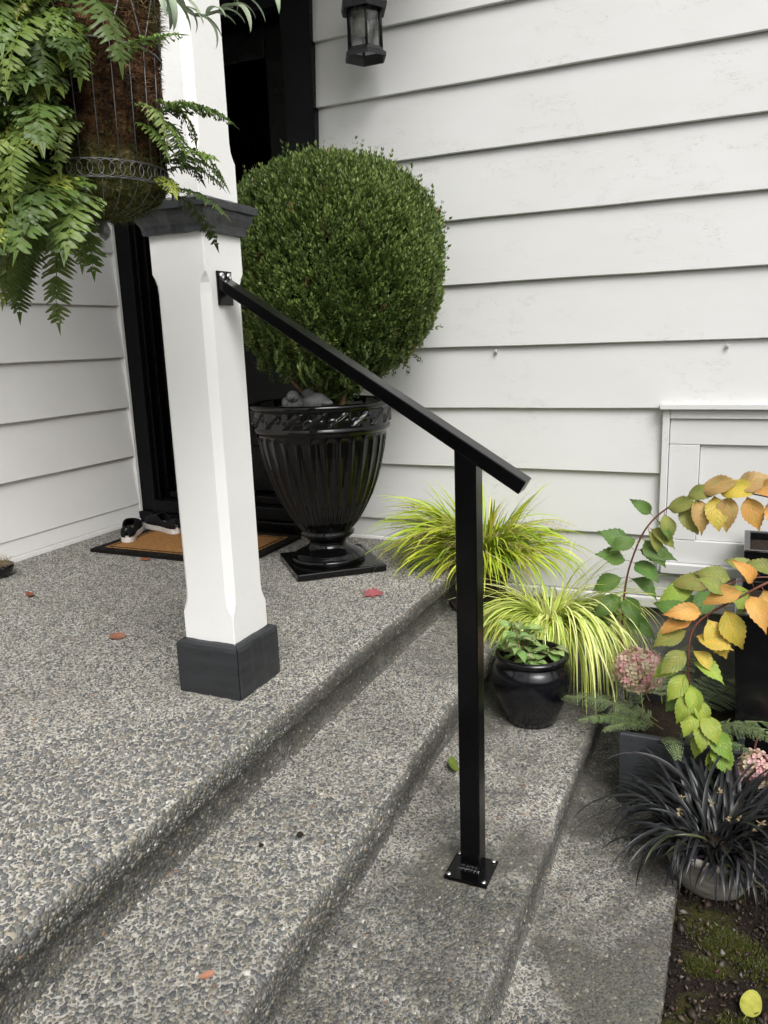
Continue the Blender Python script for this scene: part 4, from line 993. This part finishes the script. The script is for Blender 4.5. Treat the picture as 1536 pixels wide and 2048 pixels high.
hy2 = empty('hydrangea', (3.09, -.55, .03), 'hydrangea rooted in the tall black planter with orange and yellow drooping leaves', 'shrub')
P2 = [(3.10, -.58, .03), (3.12, -.68, .16), (3.06, -.80, .225), (2.985, -.85, .200), (2.916, -.86, .153), (2.826, -.87, .087), (2.792, -.88, .034), (2.788, -.89, -.045), (2.793, -.895, -.108), (2.815, -.90, -.169), (2.845, -.90, -.235), (2.875, -.89, -.29)]
L2 = [(.20, .3, -.5, .6, .07, TAN), (.24, -.9, -.2, .4, .075, OLIVE), (.30, .5, -.6, -.8, .085, ORA), (.32, -.4, -.4, .9, .075, ORA), (.345, -1, -.3, -.1, .090, ORA), (.36, .3, -.7, -.5, .090, ORA), (.40, -.9, -.1, .5, .085, OLIVE), (.41, .4, -.5, -1, .10, YEL),
      (.45, -.8, -.4, .1, .088, ORA), (.46, .2, -.5, -1, .105, YEL), (.50, -1, -.3, -.1, .085, ORA), (.505, -.9, -.1, .3, .095, GREEN), (.55, -1, -.4, -.3, .092, OLIVE), (.555, .9, -.4, -.1, .088, YEL), (.60, -.7, -.7, -.7, .085, OLIVE), (.605, .8, -.5, -.5, .070, YEL),
      (.645, 1, -.5, -.2, .085, LIME), (.65, -1, -.4, -.4, .080, LIME), (.69, -.6, -.4, -1, .060, YEL), (.70, -.5, -.7, -1, .080, LIME), (.735, .3, -.6, -1, .080, LIME), (.745, -.7, -.3, -1, .08, GREEN), (.785, -.4, -.8, -.9, .078, LIME), (.80, .6, -.5, -1, .07, LIME),
      (.84, -.3, -.8, -.9, .074, LIME), (.86, .7, -.6, -.6, .08, LIME), (.89, .1, -.8, -.9, .078, LIME), (.92, .9, -.6, -.5, .085, (.17, .26, .04)), (.95, -.5, -.7, -.9, .07, LIME), (.98, .6, -.8, -.8, .085, (.19, .28, .04)), (1.0, -.2, -.7, -1, .07, LIME)]
branch(hy2, 'branch', P2, .0042, .0020, L2, 1.16)
P3 = [(3.08, -.50, .03), (3.05, -.56, .12), (2.97, -.60, .14), (2.88, -.62, .115), (2.80, -.63, .085)]
branch(hy2, 'branch', P3, .003, .0015, [(.5, -.8, -.3, .5, .07, OLIVE), (.55, .2, -.6, .8, .06, OLIVE), (.7, -.9, -.3, .2, .075, OLIVE), (.72, .3, -.7, -.3, .07, LIME), (.86, -1, -.2, .2, .085, OLIVE), (.88, -.4, -.7, -.6, .08, GREEN), (1.0, -1, -.2, -.1, .085, LIME), (.98, -.5, -.5, -.8, .085, GREEN)])
# florets
def floret_mesh(seed):
    rr = random.Random(seed); V = []; F = []; T = []
    for k in range(4):
        a = k*math.pi/2+rr.uniform(-.15, .15); ca, sa = math.cos(a), math.sin(a); b = len(V); cup = rr.uniform(-.1, .35)
        for (r, h_) in ((.05, 0), (.45, .38), (.82, .42), (1.0, .14)):
            for s_ in (-1, 0, 1): V.append((ca*r-sa*h_*s_, sa*r+ca*h_*s_, cup*r*r+(-.06 if s_ == 0 else 0.04)))
            T += [(1, 1, .95)]*3 if r < .6 else [(1.0, .90, .90)]*3
        for i in range(3):
            for j in range(2): F.append((b+i*3+j, b+(i+1)*3+j, b+(i+1)*3+j+1, b+i*3+j+1))
    me = bpy.data.meshes.new('floret'); me.from_pydata(V, [], F); set_tint(me, T); me.materials.append(MAT['petal']); me.polygons.foreach_set('use_smooth', [True]*len(F)); return me
FLO = [floret_mesh(i) for i in range(5)]
def flower_head(root, c, R_, n, sq=(1, 1, 1), stem_from=None):
    c = Vector(c); hd = build('flower_head', *lathe([(.001, -R_*.6), (R_*.45, -R_*.3), (R_*.6, .0), (R_*.45, R_*.3), (.001, R_*.6)], 12, c), 'stem', root, True)
    for i in range(n):
        z = 1-2*(i+.5)/n; a = i*2.39996; q = Vector((math.sqrt(1-z*z)*math.cos(a)*sq[0], math.sqrt(1-z*z)*math.sin(a)*sq[1], z*sq[2]))*R_*random.uniform(.80, 1.06)
        dd = (q.normalized()+Vector((random.gauss(0, .3), random.gauss(0, .3), random.gauss(0, .3)))).normalized()
        put('floret', random.choice(FLO), c+q, dd.orthogonal(), dd, random.uniform(.012, .0165), hd, jit(random.choice([(.84, .48, .48), (.82, .60, .52), (.76, .66, .48), (.62, .62, .40), (.90, .62, .62)]), .12))
    if stem_from: build('stem', *tube(spline([stem_from, Vector(stem_from).lerp(c, .5)+Vector((-.01, 0, .01)), c], 10), .003, 6), 'stem', root, True)
flower_head(hy1, (2.635, -.73, -.165), .072, 210, (1.05, 1, .95), (2.585, -.57, -.355))
flower_head(hy2, (2.985, -.90, -.35), .045, 80, (1, 1, 1.1), (3.0, -.76, -.30))

# ------------------------------------------------------------------ hanging wire basket with polypody ferns
KX, KY = 1.868, -2.109
bk = empty('hanging_basket', (KX, KY, 1.11), 'moss lined wire hanging basket in front of the porch column', 'basket')
BP = [(1.122, .012), (1.127, .050), (1.138, .078), (1.154, .098), (1.170, .108), (1.20, .110), (1.30, .112), (1.42, .117), (1.50, .124), (1.56, .128)]
br_ = lambda z: smooth_interp(BP, z)
V, F = lathe([(br_(z)-.004, z) for z in np.linspace(1.122, 1.56, 60)]+[(.09, 1.545), (.001, 1.54)], 96, (KX, KY, 0), lambda a, z, r: .007*vnoise(a*9, z*60)+.005*vnoise(a*27, z*140, 2)+.003)
build('moss_lining', V, F, 'moss_liner', bk, True)
def fuzz(n):
    z = rng.uniform(1.124, 1.56, n); th = rng.uniform(0, 6.283, n); r = np.interp(z, [t[0] for t in BP], [t[1] for t in BP])-.004
    b = np.stack([KX+r*np.cos(th), KY+r*np.sin(th), z], 1); nn = np.stack([np.cos(th), np.sin(th), np.zeros(n)], 1)
    d_ = nn*rng.uniform(.15, .8, (n, 1))+rng.normal(0, .6, (n, 3)); d_[:, 2] -= .35; d_ /= np.linalg.norm(d_, axis=1)[:, None]
    L_ = rng.uniform(.006, .018, n)*np.where((z > 1.47) | ((z > 1.41) & (np.cos(th-.42) > .4)), 2.0, 1); t = b+d_*L_[:, None]; w_ = np.cross(d_, rng.normal(0, 1, (n, 3))); w_ *= .0009/np.linalg.norm(w_, axis=1)[:, None]
    V = np.stack([b-w_, b+w_, t], 1).reshape(-1, 3)
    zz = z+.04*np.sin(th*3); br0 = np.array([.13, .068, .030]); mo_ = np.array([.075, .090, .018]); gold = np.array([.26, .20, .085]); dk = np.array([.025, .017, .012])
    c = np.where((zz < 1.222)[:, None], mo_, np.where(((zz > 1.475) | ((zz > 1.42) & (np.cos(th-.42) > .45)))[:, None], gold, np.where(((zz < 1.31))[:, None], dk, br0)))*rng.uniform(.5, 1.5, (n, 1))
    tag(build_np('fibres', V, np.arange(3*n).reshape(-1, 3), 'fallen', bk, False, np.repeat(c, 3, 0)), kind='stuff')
fuzz(26000)
def ring(z, r, t, name='ring'):
    return build(name, *tube([(KX+r*math.cos(2*math.pi*k/64), KY+r*math.sin(2*math.pi*k/64), z) for k in range(65)], t, 6, False), 'wire', bk, True)
ring(1.372, br_(1.372)+.005, .0015); ring(1.173, br_(1.173)+.005, .0014); ring(1.200, br_(1.200)+.004, .0009); ring(1.560, br_(1.56)+.004, .0025)
for k in range(24):
    a = 2*math.pi*k/24; P = [(KX+(br_(z)+.004)*math.cos(a), KY+(br_(z)+.004)*math.sin(a), z) for z in (1.372, 1.34, 1.27, 1.200)]
    build('wire_bar', *tube(P, .0009, 5), 'wire', bk, True)
    P = [(KX+(br_(z)+.004)*math.cos(a), KY+(br_(z)+.004)*math.sin(a), z) for z in (1.173, 1.158, 1.140, 1.126)]; build('wire_bar', *tube(P, .0008, 5), 'wire', bk, True)
for k in range(12):
    a0 = 2*math.pi*k/12
    for sg_ in (-1, 1):
        P = []
        for i in range(7): z = 1.372+.187*i/6; a = a0+sg_*2*math.pi/12*i/6; P.append((KX+(br_(z)+.0045)*math.cos(a), KY+(br_(z)+.0045)*math.sin(a), z))
        build('lattice_wire', *tube(P, .0014, 5), 'wire', bk, True)
for k in range(44):
    a = 2*math.pi*k/44; c_ = Vector((KX+(br_(1.187)+.006)*math.cos(a), KY+(br_(1.187)+.006)*math.sin(a), 1.1865)); t_ = Vector((-math.sin(a), math.cos(a), 0))
    build('wire_loop', *tube([c_+t_*.0125*math.cos(u)+Vector((0, 0, .0125*math.sin(u))) for u in np.linspace(0, 2*math.pi, 15)], .0007, 4, False), 'wire', bk, True)
build('finial', *lathe([(.001, 1.090), (.009, 1.097), (.011, 1.107), (.006, 1.118), (.016, 1.126)], 14, (KX, KY, 0)), 'wire', bk, True)
for k in range(3):
    a = 2*math.pi*k/3+.5; build('chain', *tube([(KX+.13*math.cos(a), KY+.13*math.sin(a), 1.56), (KX, KY, 2.25), (KX, KY, 2.80)], .0022, 5), 'wire', bk, True)

def polypody(L, W, npair, seed):
    """once-cut fern frond along +x, local frame; returns list builder with droop applied later"""
    rr = random.Random(seed)
    def make(el0, droop, side):
        V = []; F = []; T = []; n = 30; pts = []; p = Vector((0, 0, 0))
        for i in range(n+1):
            s = i/n; el = el0-droop*s**.9; a = side*s; t = Vector((math.cos(el)*math.cos(a), math.cos(el)*math.sin(a), math.sin(el))); pts.append((p.copy(), t)); p = p+t*L/n
        tv, tf = tube([q[0] for q in pts], [.0016*(1-.75*i/n) for i in range(n+1)], 5); V += tv; F += tf; T += [(1.0, .95, .6)]*len(tv)
        for i in range(npair):
            s = .16+.80*i/npair; k = min(int(s*n), n-1); c, t = pts[k]; lat = Vector((-t.y, t.x, 0)).normalized(); up = t.cross(lat)
            for sg_ in (-1, 1):
                ll = W*.5*math.sin(math.pi*(.22+.74*s))**.7*rr.uniform(.85, 1.1); dd = (lat*sg_+t*(.35+.3*s)+up*rr.uniform(-.25, .12)).normalized(); nn = dd.cross(t)*sg_; nn.normalize()
                wd_ = L*.80/npair*.86; ta = dd.cross(nn); b0 = len(V); wv_ = rr.uniform(0, 6); g = rr.uniform(.88, 1.1)
                for (u, ww) in ((0, 1.08), (.22, .86), (.5, .80), (.75, .62), (.92, .34), (1.0, .06)):
                    cc = c+dd*ll*u-up*ll*.20*u*u+nn*.0016*math.sin(u*6+wv_)
                    V += [tuple(cc-ta*wd_*ww*.5+nn*.0018*math.sin(u*8+wv_)), tuple(cc), tuple(cc+ta*wd_*ww*.5-nn*.0018*math.sin(u*8+wv_))]; T += [(g*.93, g*.95, g*.9), (g*1.1, g*1.08, g), (g*.93, g*.95, g*.9)]
                for q in range(5):
                    for j in (0, 1): f = (b0+q*3+j, b0+q*3+j+1, b0+(q+1)*3+j+1, b0+(q+1)*3+j); F.append(f)
        b0 = len(V); c, t = pts[int(.94*n)]; e_, _ = pts[-1]; lat = Vector((-t.y, t.x, 0)).normalized()
        V += [tuple(c-lat*.005), tuple(c+lat*.005), tuple(e_+t*.01)]; F.append((b0, b0+1, b0+2)); T += [(1, 1, .9)]*3
        me = bpy.data.meshes.new('polypody_frond'); me.from_pydata([tuple(v) for v in V], [], F); set_tint(me, T); me.materials.append(MAT['leaf']); me.polygons.foreach_set('use_smooth', [True]*len(F)); return me
    return make
pf = empty('polypody_fern', (KX, KY, 1.25), 'mass of bright green fern fronds spilling from the hanging basket', 'fern')
LEFT, TOCAM = math.atan2(-.4088, -.912), math.atan2(-.909, .416)
PG = [(.125, .195, .042), (.165, .245, .055), (.23, .31, .10), (.090, .145, .034), (.32, .37, .07), (.06, .10, .026)]
for i in range(236):
    if i < 120: th = random.uniform(R(-225), R(-74)); z = random.uniform(1.14, 1.53)
    elif i < 138: th = random.uniform(R(-95), R(-58)); z = random.uniform(1.17, 1.30) if i % 2 else random.uniform(1.36, 1.46)
    elif i < 154: th = random.gauss(.45, .30); z = random.uniform(1.17, 1.31)
    else: th = random.uniform(R(-190), R(-55)); z = random.uniform(1.14, 1.20)
    if i >= 190: th = random.uniform(R(-112), R(-58)); z = random.uniform(1.24, 1.47)
    L = random.uniform(.13, .24)*(.62 if 138 <= i < 154 else (.75 if i >= 190 else 1.0)); el = random.uniform(-.1, .8); dr = random.uniform(1.1, 2.2)
    if 154 <= i < 190: L, el, dr = random.uniform(.17, .27), random.uniform(-.5, .1), random.uniform(.9, 1.3)
    elif z < 1.19: el, dr = random.uniform(-.3, .3), random.uniform(1.0, 1.4)
    me = polypody(L, L*random.uniform(.26, .36)+.014, random.randint(16, 23), i)(el, dr, random.uniform(-.7, .7))
    r = br_(z)-.006
    put('frond', me, (KX+r*math.cos(th), KY+r*math.sin(th), z), (math.cos(th+random.gauss(0, .35)), math.sin(th+random.gauss(0, .35)), 0), (0, 0, 1), 1.0, pf, jit(random.choices(PG, [.22, .24, .18, .16, .08, .12])[0], .15))
me = polypody(.15, .045, 14, 500)(.35, .55, .2); put('frond', me, (KX+.095, KY-.06, 1.345), (.95, -.05, .0), (0, 0, 1), 1.0, pf, (.17, .27, .07))
# silver trailing succulent at the top of the basket
su = empty('silver_trailing_plant', (KX+.06, KY+.02, 1.55), 'silvery green trailing plant with curled leaves at the basket top', 'plant')
def curl_leaf(seed):
    rr = random.Random(seed); V, F = blade_verts((0, 0, 0), 0, 1.0, .20, .5, 1.9 if seed % 2 else 1.2, 9, .22, .3, 1.0, .3)
    me = bpy.data.meshes.new('silver_leaf'); me.from_pydata(V, [], F); set_tint(me, [(1, 1, 1)]*len(V)); me.materials.append(MAT['leaf']); me.polygons.foreach_set('use_smooth', [True]*len(F)); return me
SL_ = [curl_leaf(i) for i in range(4)]
for (P) in ([(1.955, -2.085, 1.555), (2.00, -2.06, 1.49), (2.045, -2.05, 1.43), (2.115, -2.04, 1.432)], [(1.96, -2.06, 1.56), (2.05, -2.05, 1.51), (2.12, -2.04, 1.45), (2.175, -2.03, 1.455)], [(1.955, -2.10, 1.55), (2.01, -2.10, 1.49), (2.025, -2.09, 1.45)]):
    S = spline(P, 20); st_ = build('stem', *tube(S, .0022, 6), 'planter_grey', su, True); st_.data.materials[0] = MAT['leaf']; set_tint(st_.data, [(1, 1, 1)]*len(st_.data.vertices)); st_.color = (.35, .40, .30, 1)
    for k in range(5, 20, 2):
        for sg_ in (-1, 1):
            dd = (S[k]-S[k-1]).normalized()+Vector((random.gauss(0, .4), random.gauss(0, .4)+.6*sg_, random.gauss(-.1, .5)))
            put('leaf', random.choice(SL_), S[k], dd, (0, 0, 1), random.uniform(.045, .075), st_, jit((.36, .44, .30), .1))

# ------------------------------------------------------------------ fallen leaves
def fallen(loc, sz, rz, colr, label, lobed=False, grp='fallen leaves on the concrete', tilt=0.2, curl=.25):
    V = []; F = []; T = []; n = 20
    V.append((0, 0, 0)); T.append((1.1, 1.1, 1.1))
    for k in range(n):
        a = 2*math.pi*k/n; r = (0.62+.38*abs(math.cos(a*2.5))**.6 if lobed else 0.55+.45*abs(math.cos(a))**3) if lobed else 1/math.sqrt(math.cos(a)**2+2.6*math.sin(a)**2)*(1-.10*math.cos(a))
        if lobed: r *= random.uniform(.72, 1.18)*(1-.25*abs(math.sin(a)))
        x, y = r*math.cos(a), r*math.sin(a)*(1 if lobed else .85); V.append((x*.55, y*.55, .04*math.sin(a*3))); T.append((1, 1, 1))
        V.append((x, y, curl*(y*y)+.10*math.sin(a*2+1)*r)); T.append((.85, .85, .85))
    for k in range(n):
        k2 = (k+1) % n; F.append((0, 1+2*k, 1+2*k2)); F.append((1+2*k, 2+2*k, 2+2*k2, 1+2*k2))
    b0 = len(V); V += [(-.98, -.02, .02), (-.98, .02, .02), (-1.55, .03, .10)]; F.append((b0, b0+1, b0+2)); T += [(.9, .8, .6)]*3
    M = Matrix.Translation(loc) @ Matrix.Rotation(rz, 4, 'Z') @ Matrix.Rotation(tilt, 4, 'X') @ Matrix.Scale(sz, 4)
    o = empty('fallen_leaf', loc, label, 'leaf', grp); zmin = min((M @ Vector(v)).z for v in V); dz = loc[2]+.001-zmin
    build('blade', [tuple(M @ Vector(v)+Vector((0, 0, dz))) for v in V], F, 'fallen', o, True, T, colr)
fallen((1.71, -.771, .004), .042, .3, (.36, .10, .11), 'curled pink red fallen leaf on the porch edge below the urn', True, tilt=.35, curl=.35)
fallen((.46, -1.175, .004), .030, 2.6, (.30, .085, .035), 'small rust red fallen leaf on the porch near the twig bowl')
fallen((1.113, -1.414, .004), .026, .5, (.30, .13, .08), 'small rust brown fallen leaf on the porch left of the column base', tilt=.5, curl=.5)
fallen((.556, -.635, .004), .024, .2, (.30, .10, .05), 'tiny brown fallen leaf at the front edge of the doormat')
fallen((2.150, -1.165, -.376), .038, 1.9, (.16, .22, .035), 'green and brown fallen leaf on the middle step behind the handrail post', tilt=.7)
fallen((2.985, -1.550, -.580), .042, 1.3, (.42, .42, .07), 'yellow green fallen leaf lying on the mossy soil', tilt=.3, grp='fallen leaves on the soil')
fallen((2.082, -2.281, -.186), .014, .9, (.42, .20, .12), 'tiny salmon leaf scrap on the upper tread edge')
fallen((1.155, -.175, .004), .035, .9, (.34, .06, .07), 'dark red fallen leaf beside the urn foot and the doormat', True, tilt=.5)

for (x, y, z, r, c, lb) in ((2.300, -1.085, -.378, .0060, 'old_clay', 'small cream pebble lying beyond the handrail post on the step'), (2.318, -1.145, -.378, .0052, 'old_clay', 'second cream pebble lying nearer the handrail post on the step'),
                        (2.03, -1.865, -.188, .008, 'soil', 'shrivelled dark berry on the upper tread'), (1.968, -1.93, -.188, .006, 'soil', 'dark crumb of dried petal on the upper tread')):
    V, F = lathe([(.001, -r*.5), (r*.7, -r*.35), (r, 0), (r*.75, r*.4), (.001, r*.6)], 12, (x, y, z+r*.45), lambda a, zz, rr: r*.18*vnoise(a*2, zz*300, x*9))
    tag(build('loose_pebble' if c == 'old_clay' else 'fallen_berry', V, F, c, None, True), lb, 'pebble' if c == 'old_clay' else 'berry')

# ------------------------------------------------------------------ crumbs, bark chips and moss tufts on the soil
def litter(n):
    x = rng.uniform(2.81, 3.45, n); y = rng.uniform(-2.2, -.75, n); z = np.full(n, -.586)+rng.uniform(-.004, .006, n)
    a = rng.normal(0, 1, (n, 3)); a /= np.linalg.norm(a, axis=1)[:, None]; b = np.cross(a, rng.normal(0, 1, (n, 3))); b /= np.linalg.norm(b, axis=1)[:, None]; c = np.cross(a, b)
    s_ = rng.lognormal(math.log(.0034), .5, n)[:, None]; P = np.stack([x, y, z], 1); e_ = rng.uniform(1, 2.2, (n, 1))
    V = np.stack([P+a*s_*e_, P+b*s_, P-a*s_*e_, P-b*s_, P+c*s_*.6, P-c*s_*.6], 1).reshape(-1, 3)
    F = np.array([[0, 1, 4], [1, 2, 4], [2, 3, 4], [3, 0, 4], [1, 0, 5], [2, 1, 5], [3, 2, 5], [0, 3, 5]])[None]+(np.arange(n)*6)[:, None, None]
    pal = np.array([(.020, .015, .012), (.045, .030, .020), (.10, .075, .05), (.16, .15, .13), (.05, .022, .016)]); t = pal[rng.choice(5, n, p=[.42, .30, .12, .06, .10])]*rng.uniform(.6, 1.3, (n, 1))
    tag(build_np('soil_litter', V, F.reshape(-1, 3), 'fallen', None, False, np.repeat(t, 6, 0)), 'dark crumbs and bark chips scattered over the bare soil', 'litter', kind='stuff')
litter(5200)
def moss(n):
    cs = np.array([(2.93, -1.36, .085, .055), (3.02, -1.42, .07, .05), (2.88, -1.47, .05, .035), (3.10, -1.30, .08, .05), (2.97, -1.62, .06, .05)]); k = rng.choice(5, n, p=[.38, .22, .14, .14, .12])
    r = np.sqrt(rng.uniform(0, 1, n))*rng.uniform(.6, 1.15, n); t = rng.uniform(0, 6.283, n)
    b = np.stack([cs[k, 0]+r*cs[k, 2]*np.cos(t), cs[k, 1]+r*cs[k, 3]*np.sin(t), np.full(n, -.590)+.010*np.clip(1-r, 0, 1)], 1)
    d_ = rng.normal(0, .55, (n, 3)); d_[:, 2] = 1; L_ = rng.uniform(.004, .010, (n, 1)); w_ = rng.normal(0, 1, (n, 3)); w_[:, 2] = 0; w_ *= .0011
    V = np.stack([b-w_, b+w_, b+d_*L_], 1).reshape(-1, 3); c = np.array([[.085, .095, .020]])*rng.uniform(.45, 1.5, (n, 1))
    tag(build_np('moss', V, np.arange(3*n).reshape(-1, 3), 'leaf', None, False, np.repeat(c, 3, 0)), 'low green moss tufts growing on the dark soil', 'moss', kind='stuff')
moss(15000)
